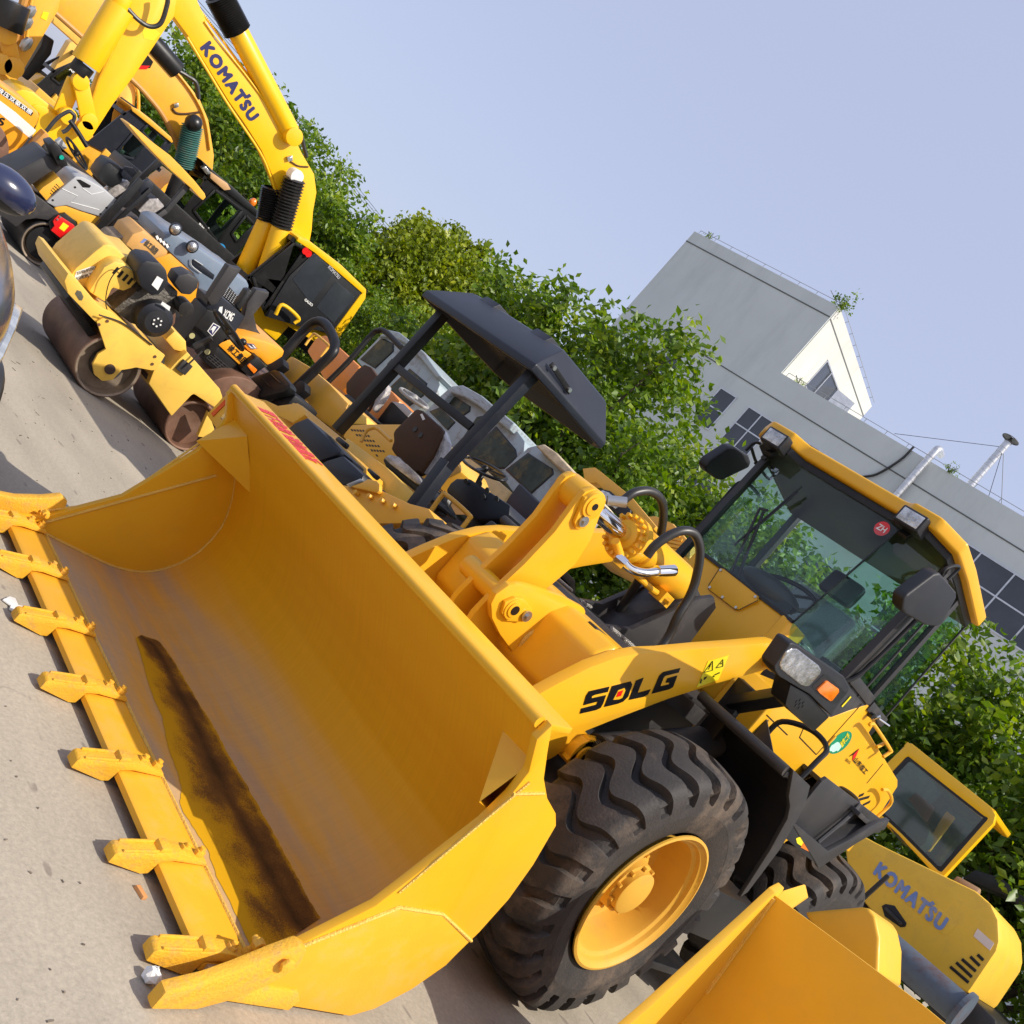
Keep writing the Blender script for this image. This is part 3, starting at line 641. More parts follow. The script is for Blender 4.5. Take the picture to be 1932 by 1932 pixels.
# ---------------- wheels
def tyre_mesh(R,W,rr,lugs=25,seed=0):
    """tyre of revolution with deep wavy lugs across the tread; axis X, centre 0"""
    sec=[(-.50,rr*1.0),(-.56,rr*1.12)]
    # half section param: (x/W, r)
    side=[(.36,rr-.004),(.455,rr+.02),(.495,rr+.07),(.515,rr+.13),(.515,R-.17),(.51,R-.12),(.505,R-.085),(.49,R-.055),(.46,R-.034)]
    tread=[(.43,R-.024),(.40,R-.019)]+[(x/20*.38,R-.002-.018*((x/20)**2-.0)+.004) for x in range(19,-1,-1)]
    half=side+tread; full=[(x*W,r) for x,r in half]+[(-x*W,r) for x,r in half[::-1][1:]]
    vs=[];fs=[]; m=len(full); cols=8; NA=lugs*cols
    for i in range(NA):
        lug,c=divmod(i,cols)
        for x,r in full:
            u=max(-1,min(1,x/(W*.5))); au=abs(u); w=.145+.06*au*au
            ph=[0,w-.028,w+.028,.37,.50,.63,1-w-.028,1-w+.028][c]
            off=.30*math.sin(3.3*u)+.10*math.sin(7*u)
            th=2*math.pi*(lug+ph+off)/lugs
            dep=0
            if r>R-.125 and c in (0,1,7): dep=.044*(min(1,(r-(R-.125))/.05) if au>.9 else 1)
            k=dep/.044
            vs.append((x*(1-.10*k*(au>.93)),(r-dep)*math.cos(th),(r-dep)*math.sin(th)))
    for i in range(NA):
        j=(i+1)%NA
        for q in range(m-1): fs.append((i*m+q,j*m+q,j*m+q+1,i*m+q+1))
    return vs,fs
TV,TF=tyre_mesh(.630,.385,.335)
def wheel(parent,cx,cy,cz,side,rot=0,m=None):
    """side +1: outer face towards +X"""
    wm=m or RB
    R=Matrix.Rotation(rot,3,'X'); mb=MB(); mb.add([Vector((cx,cy,cz))+R@Vector((v[0]*side,v[1],v[2])) for v in TV],TF)
    w_=mb.build('wheel',wm,parent,smooth=True,ang=30)
    c=Vector((cx+side*.1925,cy,cz)); d=Vector((side,0,0))
    rim=MB().lathe(c,d,[(-.015,.334),(-.005,.352),(.004,.352),(.007,.340),(-.006,.330),(-.012,.318),(-.030,.312),(-.040,.296),(-.060,.290),(-.150,.286),(-.195,.270),(-.205,.235),(-.200,.16),(-.200,.0)],64)
    rim.build('rim',RIM,w_,smooth=True,ang=30)
    hub=MB().lathe(c,d,[(-.20,.165),(-.155,.160),(-.150,.140),(-.150,.128),(-.085,.120),(-.082,.105),(-.052,.102),(-.048,.095),(-.048,0)],40)
    hub.build('hub',RIM,w_,smooth=True,ang=30)
    if side>0:
        for i in range(10):
            a=2*math.pi*i/10; p=c+Vector((0,math.cos(a)*.112,math.sin(a)*.112))
            MB().cyl(p+d*-.085,p+d*-.066,.009,n=6).build('wheel_bolt',RIM,w_)
        for i in range(12):
            a=2*math.pi*i/12+.2; p=c+Vector((0,math.cos(a)*.145,math.sin(a)*.145)); MB().cyl(p+d*-.155,p+d*-.136,.010,n=6).build('wheel_bolt',RIM,w_)
    ri=MB().lathe(c,-d,[(.385,.334),(.38,.352),(.37,.33),(.20,.30)],32); ri.build('inner_rim',RIM,w_,smooth=True)
    return w_
wheel(LD,.918,1.96,.642,1,.1); wheel(LD,-.892,1.96,.640,-1,.35)
wheel(LD,.78,4.35,.63,1,.2); wheel(LD,-1.0,4.35,.63,-1,.5)
# ---------------- front frame (dark) and axle
FR=MB(); FR.box((-.5,1.42,.52),(.5,2.75,.60)); FR.box((.30,1.5,.60),(.36,2.7,1.36)); FR.box((-.36,1.5,.60),(-.30,2.7,1.36)); FR.box((-.30,2.5,.6),(.30,2.6,1.36))
FR.px([(1.62,1.30),(1.72,1.385),(2.66,1.385),(2.70,1.30)],-.47,.47)
FR.cyl((-.7,1.96,.66),(.7,1.96,.66),.15); FR.box((-.2,2.7,.45),(.2,3.4,.75)); FR.box((-.30,3.3,.45),(.30,6.1,.9)); FR.cyl((-.7,4.35,.66),(.6,4.35,.66),.15)
FR.build('front_frame',DG,LD,.008)
# tower plates carrying the tilt cylinder, with bright welds at their feet
for x in (-.13,.10): MB().px([(1.88,1.385),(2.05,1.45),(2.32,1.79),(2.41,1.85),(2.49,1.82),(2.56,1.387)],x,x+.03).build('tower_plate',DG,LD,.003)
MB().px([(2.10,1.387),(2.32,1.40),(2.40,1.80),(2.30,1.82)],-.099,.099).build('tower_web',DG,LD,.002)
for a_,b_ in (((.135,1.90,1.392),(.135,2.55,1.392)),((-.38,1.72,1.392),(-.38,2.15,1.392)),((-.105,1.9,1.39),(-.105,2.0,1.40))): MB().tube([a_,b_],.011,8,smooth=False).build('bright_weld',WELDS,LD,smooth=True)
# raised dark boxes beside the tower
MB().px([(2.30,1.386),(2.45,1.44),(2.68,1.44),(2.68,1.386)],.17,.45).build('frame_cover',DG,LD,.004)
# ---------------- boom arms
ARM=[(1.00,.18),(.93,.30),(.97,.50),(1.08,.76),(1.19,.96),(1.28,1.10),(1.37,1.225),(1.47,1.325),(1.58,1.40),(1.70,1.462),(1.92,1.59),(2.14,1.712),(2.37,1.845),(2.44,1.865),(2.505,1.85),(2.545,1.80),(2.50,1.73),(2.24,1.53),(2.0,1.33),(1.78,1.12),(1.66,1.00),(1.645,.90),(1.60,.82),(1.50,.72),(1.38,.50),(1.22,.22),(1.10,.15)]
for s in (1,-1):
    a_=MB().px(ARM,s*.50,s*.555).build('boom_arm',Y1,LD,.004)
    c=MB()
    MB().cyl((s*.50,2.46,1.80),(s*.60,2.46,1.80),.06,n=28).build('pin_boss',Y1,a_,.003)
    c.cyl((s*.50,1.70,.915),(s*.60,1.70,.915),.075,n=28)
    c.px([(1.63,.86),(1.66,.99),(1.76,1.01),(1.84,.97),(1.82,.91),(1.74,.83)],s*.56,s*.60).cyl((s*.60,1.70,.915),(s*.612,1.70,.915),.048,n=24)
    c.build('pin_boss',Y1,a_,.003)
    p=MB().cyl((s*.612,1.70,.915),(s*.616,1.70,.915),.022,n=20); p.build('pin_hole',INK,a_)
    MB().cyl((s*.60,1.80,.945),(s*.618,1.80,.945),.018,n=6).build('pin_bolt',ST,a_)
    MB().cyl((s*.46,2.46,1.80),(s*.68,2.46,1.80),.055,n=24).build('boom_pin',DG,a_,smooth=True)
AR=[o for o in COL.objects if o.name.startswith('boom_arm')][0]
# letters on the near arm, traced: S, D, L, G
XL=.5563
def letter(pts,m=INK,x=XL):
    MB().tr('i1',pts,x+.002,.0019).build('lettering',m,AR)
letter([(155,740),(172,680),(350,635),(362,598),(196,642),(228,530),(262,480),(497,427),(478,487),(330,520),(296,535),(290,562),(458,525),(425,620),(395,672),(340,698)])
letter([(437,662),(530,420),(745,366),(762,400),(715,540),(655,600),(590,625)])
MB().tr('i1',[(540,578),(598,468),(672,442),(682,470),(645,556),(610,572)],XL+.003,.001).build('lettering',Y1,AR)
MB().tr('i1',[(575,548),(600,485),(656,467),(630,533)],XL+.0045,.001).build('lettering',RED,AR)
letter([(724,580),(808,356),(893,323),(822,500),(975,458),(945,515),(890,545)])
letter([(988,508),(1075,300),(1120,258),(1320,212),(1298,262),(1145,300),(1125,322),(1086,425),(1190,400),(1198,380),(1150,378),(1172,330),(1285,298),(1235,430),(1195,455)])
MB().tr('i1',[(1505,435),(1640,130),(1882,60),(1760,345)],XL+.001,.001).build('warning_sticker',YST,AR)
def tri(a,b,c,w=9,cr='i1',x=XL+.003):
    mb=MB(); P=[at(cr,p,'x',x) for p in (a,b,c)]
    for i in range(3): mb.bar(P[i],P[(i+1)%3],.0035,.001,up=(1,0,0))
    return mb
mb=tri((1590,262),(1692,128),(1692,235)); mb.v+=[];
q=tri((1732,208),(1812,110),(1812,190)); n0=len(mb.v); mb.v+=q.v; mb.f+=[tuple(i+n0 for i in f) for f in q.f]
for a,b in (((1672,160),(1655,205)),((1650,212),(1647,225)),((1785,165),(1800,150)),((1560,335),(1556,385)),((1590,345),(1620,320)),((1715,290),(1775,262)),((1700,300),(1712,310)),((1545,385),(1570,345)),((1592,328),(1625,312))):
    mb.bar(at('i1',a,'x',XL+.003),at('i1',b,'x',XL+.003),.006,.001,up=(1,0,0))
mb.build('warning_symbol',INK,AR)
# ---------------- cross beam, bracket plates and rocker lever
MB().px([(1.415,1.03),(1.48,.965),(1.56,.99),(1.745,1.27),(1.72,1.365),(1.50,1.355),(1.42,1.27)],-.50,.50).build('cross_beam',Y1,LD,.03,seg=4)
for s in (1,-1):
    br=MB().tr('c2',[(305,900),(330,850),(400,800),(440,797),(500,803),(590,832),(680,860),(795,922),(802,940),(795,985),(760,1010),(640,1070),(560,1120),(500,1190),(440,1225),(410,1140),(352,1060),(310,975)],.17 if s>0 else -.13,.035)
    br.build('bracket_plate',Y1,LD,.004)
    MB().tube([at('c2',p,'x',s*.15+.022) for p in ((440,1225),(455,1130),(490,1070),(560,1030),(690,990),(775,965),(800,985))],.012,7).build('beam_weld',WELD,LD,smooth=True)
LV=[(850,292),(885,325),(892,370),(880,430),(830,560),(750,690),(640,785),(560,850),(420,960),(330,1100),(275,1192),(150,1055),(215,950),(330,830),(480,690),(640,520),(745,375),(800,310)]
lv=MB().tr('c2',LV,.085,.03); lv=lv.build('rocker_lever',Y1,LD,.004)
l2=MB().tr('c2',LV,.085,.03); l2.v=[v-Vector((.14,0,0)) for v in l2.v]; l2.build('rocker_plate',Y1,lv,.004)
def boss(parent,p,x0,x1,r,hole=.028):
    b=at('c2',p,'x',x0); a=Vector((x1,b.y,b.z)); b=Vector((x0,b.y,b.z))
    o=MB().cyl(b,a,r,n=28).cyl(b,b+Vector((.006,0,0)),r*.72,n=28).build('pin_boss',Y1,parent,.002)
    MB().cyl(b+Vector((.005,0,0)),b+Vector((.0085,0,0)),hole,n=20).build('pin_hole',INK,o); return b
tp=boss(lv,(848,385),.115,-.10,.060,.016)
MB().tr('c2',[(800,340),(850,325),(885,345),(890,395),(855,430),(800,505),(755,505),(745,470)],.105,.018).build('pin_keeper',Y1,lv,.004)
MB().tr('c2',[(380,890),(435,868),(480,875),(520,925),(520,960),(470,995),(390,990),(362,950)],.190,.018).build('pin_keeper',Y1,LD,.004)
boss(LD,(427,930),.195,-.17,.050,.022)
for p,x in (((790,462),.108),((490,962),.195)):
    b=at('c2',p,'x',x); MB().cyl(b,b+Vector((.008,0,0)),.026,n=20).cyl(b+Vector((.008,0,0)),b+Vector((.018,0,0)),.013,n=6).build('keeper_bolt',ST,LD)
MB().cyl((-.085,1.255,1.735),(.10,1.255,1.735),.072,n=32).build('lever_eye',Y1,lv,.01)
# ---------------- tilt cylinder
TA=Vector((0,1.27,1.735)); TB=Vector((0,2.36,1.79)); td=(TB-TA).normalized()
cyl_=MB().lathe(TA+td*.40,td,[(0,0),(0,.074),(.02,.078),(.03,.118),(.075,.118),(.08,.094),(.14,.092),(.15,.104),(.57,.104),(.64,.094),(.675,.06),(.68,0)],40).build('tilt_cylinder',Y1,LD,smooth=True,ang=28)
MB().cyl(TA+td*.05,TA+td*.41,.042,n=28).build('piston_rod',CH,cyl_,smooth=True)
MB().cyl((.0,1.42,1.81),(.05,1.47,1.86),.024,n=16).build('rod_sleeve',ST,cyl_,smooth=True)
bb=MB(); ax_,ay_=MB().frame(td)
for i in range(18):
    a=2*math.pi*i/18; p=TA+td*.468+(ax_*math.cos(a)+ay_*math.sin(a))*.101; bb.cyl(p-td*.055,p+td*.018-td*.07+td*.04,.0095,n=8)
    bb.cyl(TA+td*.395+(ax_*math.cos(a)+ay_*math.sin(a))*.101,TA+td*.43+(ax_*math.cos(a)+ay_*math.sin(a))*.101,.010,n=8)
bb.build('gland_bolt',Y1,cyl_)
pp=MB().tube([(.06,1.66,1.66),(.08,1.80,1.655),(.09,2.02,1.66),(.09,2.10,1.67)],.016,10,smooth=False).box((.05,2.06,1.64),(.13,2.15,1.70)).cyl((.085,1.55,1.70),(.085,1.66,1.665),.020).cyl((.10,2.09,1.67),(.15,2.11,1.67),.02,n=6)
pp.build('hydraulic_pipe',Y1,cyl_,smooth=True)
el=MB().tube([(.09,1.66,1.665),(.13,1.70,1.655),(.16,1.76,1.68),(.165,1.84,1.735)],.021,12).cyl((.165,1.83,1.73),(.165,1.93,1.79),.028).cyl((.085,1.63,1.65),(.13,1.66,1.65),.03,n=6)
el.build('elbow_fitting',CH,cyl_,smooth=True)
def T3(cr,L): return [at(cr,p,'x',x) for p,x in L]
MB().tube(T3('c2',[((1125,645),.165),((1170,590),.17),((1250,535),.18),((1320,513),.19),((1380,535),.20),((1405,620),.22),((1385,760),.24),((1350,860),.26),((1290,960),.28),((1240,1070),.30),((1185,1150),.32)]),.022,12).build('hose',HO,LD,smooth=True)
MB().tube(T3('c2',[((1005,350),-.12),((1060,312),-.12),((1140,305),-.12),((1200,350),-.12),((1212,440),-.13),((1190,560),-.14),((1150,640),-.13)]),.022,12).build('hose',HO,LD,smooth=True)
MB().tube(T3('c2',[((1170,610),.0),((1090,760),-.02),((1030,860),-.05),((960,965),-.08)]),.022,12).build('hose',HO,LD,smooth=True)
MB().cyl((-.10,2.02,1.386),(-.10,2.02,1.3895),.055,n=24).build('hose_hole',INK,LD)
# ---------------- lift cylinders
for s in (1,-1):
    a=Vector((s*.60,1.72,.925)); b=Vector((s*.60,2.50,1.31)); d=(b-a).normalized()
    lc=MB().cyl(a+d*.06,b,.078,n=28).cyl(a+d*.05,a+d*.26,.088,n=28).build('lift_cylinder',DG,LD,smooth=True)
    r_=MB()
    for k in range(6): r_.lathe(a+d*(.0+.012*k),d,[(0,.05),(.003,.075),(.009,.075),(.012,.05)],20)
    r_.build('rod_boot',HO,lc,smooth=True)
# ---------------- mudguard over the front wheel
for s in (1,-1):
    mg=MB().px([(2.17,1.435),(2.20,1.455),(2.40,1.445),(2.52,1.36),(2.63,1.14),(2.68,.92),(2.66,.92),(2.60,1.12),(2.50,1.32),(2.39,1.405),(2.20,1.415),(2.175,1.405)],s*.60,s*1.11).build('mudguard',BK,LD,.004)
    MB().tube([(s*.57,2.17,1.435),(s*1.105,2.17,1.435)],.026,12,smooth=False).build('mudguard_rim',DG,mg,smooth=True)
    MB().px([(2.17,1.46),(2.42,1.455),(2.53,1.37),(2.64,1.15),(2.69,.90),(2.66,.86),(2.56,1.12),(2.47,1.28),(2.40,1.33),(2.32,1.36)],s*1.105,s*1.125).build('mudguard_side',DG,mg,.003)
# ---------------- cab
CB=MB().px([(2.80,1.45),(2.76,1.72),(2.79,2.03),(2.83,2.05),(2.88,2.05),(2.88,1.45)],-.36,.30).build('cab',Y1,LD,.03,seg=4)
# rounded right end of the front panel, running back to the door
pl=[(.28,2.775),(.335,2.785),(.36,2.83),(.375,2.95),(.28,2.95)]
MB().pz(pl,1.62,2.035).build('front_corner',Y1,CB,.012,seg=3)
pl=[(-.34,2.775),(-.39,2.785),(-.43,2.86),(-.44,2.95),(-.34,2.95)]
MB().pz(pl,1.45,2.04).build('front_corner',Y1,CB,.012,seg=3)
MB().pz([(.36,2.86),(.66,3.02),(.66,3.78),(-.66,3.78),(-.66,3.05),(-.42,2.86)],1.45,1.96).build('lower_body',BK,CB,.01)
hp=T3('c2',[((1515,712),.0),((1705,862),.0),((1690,885),.0),((1610,925),.0),((1590,925),.0),((1455,818),.0),((1455,795),.0),((1505,715),.0)])
yy=2.762
def cabf(p): return at('c2',p,'y',2.768)
hp=[cabf(p) for p in ((1510,708),(1530,712),(1712,855),(1710,880),(1612,930),(1590,928),(1450,822),(1452,798))]
MB().prism([p+Vector((0,.0,0)) for p in hp],(0,.012,0)).build('inspection_cover',Y1,CB,.002)
mb=MB()
for i in range(8): mb.bar(hp[i]+Vector((0,-.0005,0)),hp[(i+1)%8]+Vector((0,-.0005,0)),.004,.002)
mb.build('cover_gasket',BK,CB)
sc_=MB()
for p in ((1515,722),(1698,862),(1595,918),(1458,812),(1525,864)): q=cabf(p); sc_.cyl(q-Vector((0,.006,0)),q,.008,n=10)
sc_.build('cover_screw',ST,CB)
# glazing
G0,G1=2.795,2.90
def pane(parent,q,t,m,name='window'):
    return MB().prism(q,t).build(name,m,parent)
WX=.345
def gz(z): return G0+(G1-G0)*(z-2.04)/.76
fg=pane(CB,[(-WX,gz(2.04),2.04),(WX,gz(2.04),2.04),(.40,gz(2.80),2.80),(-.40,gz(2.80),2.80)],(0,.006,0),GL,'windscreen')
rp_=pane(CB,[(WX,gz(2.04),2.04),(.36,2.84,1.93),(.50,2.94,1.90),(.63,3.02,1.96),(.64,3.08,2.80),(.40,gz(2.80),2.80)],(.004,.006,0),GLS,'corner_window')
pane(CB,[(-WX,gz(2.04),2.04),(-.63,3.05,1.96),(-.64,3.10,2.80),(-.40,gz(2.80),2.80)],(-.004,.006,0),GL,'corner_window')
pane(CB,[(.655,3.10,2.04),(.655,3.38,2.04),(.655,3.39,2.76),(.655,3.14,2.76)],(.004,0,0),GLS,'door_window')
pane(CB,[(.655,3.44,2.04),(.655,3.74,1.98),(.655,3.74,2.76),(.655,3.45,2.76)],(.004,0,0),GLS,'side_window')
pane(CB,[(-.655,3.12,2.0),(-.655,3.78,2.0),(-.655,3.78,2.76),(-.655,3.16,2.76)],(-.004,0,0),GLS,'side_window')
pane(CB,[(-.60,3.80,2.05),(.60,3.80,2.05),(.60,3.80,2.75),(-.60,3.80,2.75)],(0,.004,0),GLS,'rear_window')
ps=MB(); U=(1,0,0)
ps.bar((WX,gz(2.04),2.03),(.40,gz(2.8),2.81),.007,.012)
ps.bar((-WX-.01,gz(2.03)-.003,2.04),(WX,gz(2.03)-.003,2.035),.018,.018)
ps.build('window_seal',INK,CB)
fm=MB()
fm.bar((.645,3.02,1.90),(.655,3.10,2.82),.045,.07); fm.bar((.655,3.11,1.98),(.655,3.16,2.80),.02,.05)
fm.bar((.66,3.41,2.0),(.66,3.42,2.80),.03,.05); fm.bar((.655,3.76,1.97),(.655,3.76,2.80),.012,.012); fm.bar((-.65,3.78,1.5),(-.65,3.78,2.80),.05,.05)
fm.bar((.66,3.05,2.02),(.66,3.42,2.02),.035,.06); fm.bar((.66,3.05,2.775),(.66,3.76,2.775),.035,.05); fm.bar((-.655,3.05,2.775),(-.655,3.76,2.775),.035,.05)
fm.bar((-.64,3.04,1.9),(-.65,3.09,2.82),.045,.05); fm.bar((.66,3.45,2.0),(.66,3.76,2.0),.035,.06); fm.bar((-.6,3.78,2.05),(.6,3.78,2.05),.06,.05)
fm.bar((.667,3.26,1.98),(.667,3.28,2.74),.012,.016)
fm.px([(2.86,1.46),(2.86,1.9),(3.0,1.98),(3.56,2.03),(3.56,1.46)],.64,.665)
fm.build('door_frame',DG,CB,.003)
MB().tube([(.60,2.97,1.92),(.66,3.0,1.97),(.69,3.05,2.08),(.70,3.10,2.5),(.68,3.12,2.66)],.012,8).build('grab_rail',BK,CB,smooth=True)
# interior
it=MB().box((-.60,3.0,1.55),(.60,3.95,1.62)); it.pz([(-.22,2.92),(.22,2.92),(.16,3.05),(-.16,3.05)],1.6,2.12)
it.build('cab_floor',BK,CB,.01)
MB().ball((0,2.99,2.12),(.22,.10,.08),16).build('dashboard',DG,CB,smooth=True)
c=Vector((.0,3.14,2.18)); nrm=Vector((0,-.55,.83)).normalized(); a_,b_=MB().frame(nrm)
sw_=MB().tube([c+(a_*math.cos(t*math.pi/10)+b_*math.sin(t*math.pi/10))*.19 for t in range(21)],.014,8,smooth=False).tube([c-nrm*.2,c],.02,8,smooth=False)
for k in range(3): t=k*2.09; sw_.bar(c-nrm*.01,c+(a_*math.cos(t)+b_*math.sin(t))*.19,.03,.015)
sw_.build('steering_wheel',BK,CB,smooth=True)
se=MB().box((-.22,3.22,1.82),(.22,3.60,1.98)); se.px([(3.52,1.92),(3.62,1.92),(3.68,2.36),(3.58,2.36)],-.22,.22).px([(3.58,2.39),(3.67,2.39),(3.69,2.56),(3.61,2.56)],-.12,.12)
st_=se.build('driver_seat',SEAT,CB,.04,seg=3)
MB().ball((0,3.42,2.0),(.26,.26,.10),16).px([(3.50,1.94),(3.64,1.94),(3.70,2.38),(3.56,2.38)],-.25,.25).build('seat_film',FILMG,st_,.05,seg=3)
MB().box((.34,3.3,1.7),(.5,3.7,2.05)).build('side_console',DG,CB,.02)
# wipers
wp=MB()
def wsp(p): return at('g5',p,'y',2.825)
wp.tube([wsp((585,1745)),wsp((600,1690)),wsp((725,1410))],.008,6,smooth=False).tube([wsp((620,1775)),wsp((635,1700)),wsp((745,1420))],.009,6,smooth=False)
wp.bar(wsp((612,1572)),wsp((920,1305)),.008,.012); wp.bar(wsp((725,1405)),wsp((765,1415)),.012,.012); wp.bar(wsp((650,1540)),wsp((900,1330)),.016,.006)
for p in ((590,1755),(618,1778)): q=wsp(p); wp.ball(q,.017,8)
wp.build('wiper',INK,CB,smooth=True)
# round red sticker with white letters at the top of the glass
q=at('g5',(1285,1498),'y',2.893)
MB().cyl(q-Vector((0,.001,0)),q-Vector((0,.003,0)),.042,n=28).build('round_sticker',RED,CB)
text(CB,'ZH',q+Vector((-.026,-.004,-.016)),(.052,0,0),(0,0,.032),WH,'sticker_lettering',bold=.03)
# roof visor
RF=[(-.72,3.75),(-.73,3.2),(-.715,2.94),(-.60,2.80),(-.575,2.79),(-.42,2.79),(-.37,2.84),(-.33,2.86),(.33,2.86),(.37,2.84),(.42,2.79),(.575,2.79),(.60,2.80),(.715,2.94),(.73,3.2),(.72,3.75)]
rf=MB().pz([(x,y+f) for x,y in RF for f in (0,)],2.835,2.915)
for v in rf.v: v.z-=.085*max(0,v.y-2.86)/.9
rf=rf.build('roof',Y1,CB,.018,seg=3)
rc=MB().pz([(-.60,3.7),(-.60,3.2),(-.5,3.05),(.5,3.05),(.60,3.2),(.60,3.7)],2.80,2.88).build('roof_cap',Y1,rf,.01,seg=3)
rl_=MB().pz([(x*.94,2.84+(y-2.84)*.94+.03) for x,y in RF],2.79,2.833)
for v in rl_.v: v.z-=.085*max(0,v.y-2.86)/.9
rl_.build('roof_lining',BK,rf,.004)
for s in (-1,1):
    lb=MB().box((s*.478-.078,2.745,2.765),(s*.478+.078,2.85,2.865)).build('work_lamp',BK2,rf,.014,seg=3)
    MB().box((s*.478-.062,2.740,2.778),(s*.478+.062,2.748,2.852)).build('lens',LENS,lb,.002)
    MB().bar((s*.478,2.80,2.73),(s*.46,2.90,2.83),.05,.02).build('bracket',BK,lb)
# mirrors
mr=MB().tr('c3',[(1450,42),(1480,36),(1530,95),(1568,140),(1570,165),(1490,312),(1460,325),(1400,318),(1290,255),(1275,232),(1280,180),(1300,155)],.80,.07).build('mirror',BK2,CB,.022,seg=3)
MB().tube([at('c3',p,'x',.77) for p in ((1485,50),(1510,10),(1560,-5),(1580,10),(1520,70))],.009,8).tube([at('c3',p,'x',.77) for p in ((1440,170),(1345,160),(1290,200))],.010,8).build('mirror_arm',BK,mr,smooth=True)
ml=MB().tr('g5',[(478,1215),(500,1185),(590,1128),(615,1127),(680,1165),(692,1195),(680,1222),(560,1280),(535,1275),(485,1240)],-.86,.07).build('mirror',BK2,CB,.020,seg=3)
MB().tube([at('g5',p,'x',-.75) for p in ((665,1140),(700,1108),(735,1115),(785,1190),(820,1222))],.010,8).tube([at('g5',p,'x',-.75) for p in ((690,1130),(715,1200),(770,1270),(800,1235))],.010,8).tube([at('g5',p,'x',-.75) for p in ((705,1200),(765,1180))],.008,8,smooth=False).build('mirror_arm',BK,ml,smooth=True)
MB().tube([at('g5',p,'x',-.72) for p in ((430,1515),(530,1400),(610,1310),(640,1288),(680,1298),(725,1345))],.012,8).build('grab_rail',BK,CB,smooth=True)
# ---------------- bodywork behind the cab door
BS=[(2.56,1.44),(2.56,1.60),(2.68,1.70),(3.00,1.765),(3.18,1.80),(3.30,1.90),(3.42,1.99),(3.56,2.03),(3.66,2.01),(3.70,1.90),(3.90,1.885),(4.55,1.845),(4.62,1.82),(4.72,1.60),(4.74,1.30),(2.9,1.28),(2.60,1.34)]
bs=MB().px(BS,.42,.668).build('body_panel',Y1,LD,.010,seg=3)
MB().px([(4.0,1.0),(4.0,1.80),(5.2,1.74),(5.6,1.5),(5.6,.9)],-.55,.30).build('engine_hood',Y1,LD,.05,seg=3)
MB().tr('c3',[(840,1160),(870,1145),(1190,1390),(1150,1440),(1080,1440),(885,1550),(672,1378),(700,1330)],1.0,.02).build('side_guard',DG,LD,.004)
gr=MB()
def onb(cr,p): return at(cr,p,'x',.6695)
for A_,B_ in (((425,1340),(640,1562)),((640,1562),(1230,905)),((0,1050),(270,1310)),((490,1190),(425,1340)),((1500,1680),(1290,1932))):
    gr.bar(onb('i2',A_),onb('i2',B_),.005,.002,up=U)
gr.build('panel_gap',BK,bs)
for A_,B_ in (((1040,1240),(1065,1230)),((1040,1260),(1095,1245)),((1060,1290),(1100,1270))):
    MB().bar(onb('c3',A_),onb('c3',B_),.022,.003,up=U).build('vent_slot',INK,bs,.001)
hg=MB().bar(onb('i2',(740,1470)),onb('i2',(885,1320)),.018,.016,up=U).build('hinge',Y1,bs,.004)
# oval green sticker with a globe, and the maker's name beside it
oc=onb('i2',(950,1405)); o1=(onb('i2',(1060,1270))-onb('i2',(840,1540)))*.53; o2=(onb('i2',(1040,1440))-onb('i2',(860,1370)))*.50
MB().prism([oc+o1*math.cos(2*math.pi*i/28)+o2*math.sin(2*math.pi*i/28) for i in range(28)],(.001,0,0)).build('oval_sticker',GRN,bs)
MB().prism([onb('i2',(885,1465))+Vector((.0012,0,0))+o1*.42*math.cos(i*.2244+.4*math.sin(i))+o2*.62*math.sin(i*.2244) for i in range(28)],(.001,0,0)).build('sticker_globe',mat('pale_green_ink',(.5,.75,.65),.4),bs)
text(bs,'龙华二手',onb('i2',(965,1470))+Vector((.001,0,0)),onb('i2',(1070,1330))-onb('i2',(965,1470)),(onb('i2',(1020,1300))-onb('i2',(1070,1400)))*.6,YST,'sticker_lettering',bold=.02)
text(bs,'山东临工',onb('i2',(1105,1640)),onb('i2',(1260,1820))-onb('i2',(1105,1640)),onb('i2',(1165,1595))-onb('i2',(1110,1650)),INK,bold=.03)
text(bs,'SDLG',onb('i2',(1010,1635)),onb('i2',(1065,1683))-onb('i2',(1010,1635)),onb('i2',(1030,1605))-onb('i2',(1012,1635)),INK,bold=.03)
MB().prism([onb('i2',p)+Vector((.001,0,0)) for p in ((1055,1588),(1190,1482),(1115,1560))],(.001,0,0)).build('lettering',INK,bs)
MB().prism([onb('i2',p)+Vector((.001,0,0)) for p in ((1190,1482),(1150,1580),(1100,1638),(1115,1560))],(.001,0,0)).build('lettering',RED,bs)
MB().bar(onb('i2',(970,945)),onb('i2',(1085,815)),.018,.001,up=U).build('door_sticker',YST,bs)
dh=MB().cyl(onb('i2',(1320,1030)),onb('i2',(1320,1030))+Vector((.03,0,0)),.018,n=14).build('door_knob',INK,bs,smooth=True)
MB().bar(onb('i2',(1370,1095)),onb('i2',(1430,1030))+Vector((.02,0,0)),.03,.02).bar(onb('i2',(1410,1070))+Vector((.02,0,0)),onb('i2',(1490,1120))+Vector((.05,0,0)),.01,.01).build('door_latch',CH,bs,.003)
for P_ in ([(1320,1180),(1350,1165),(1400,1200),(1590,1490),(1585,1530),(1500,1590)],): MB().tube([at('i2',p,'x',.72) for p in P_],.011,8).build('handrail',Y1,bs,smooth=True)
MB().tube([at('i2',p,'x',.70) for p in ((1415,1465),(1500,1425))],.011,8,smooth=False).build('handrail',Y1,bs)
MB().tube([at('c3',p,'x',.72) for p in ((1165,1205),(1195,1210),(1215,1250),(1205,1290),(1130,1360))],.011,8).build('handrail',Y1,bs,smooth=True)
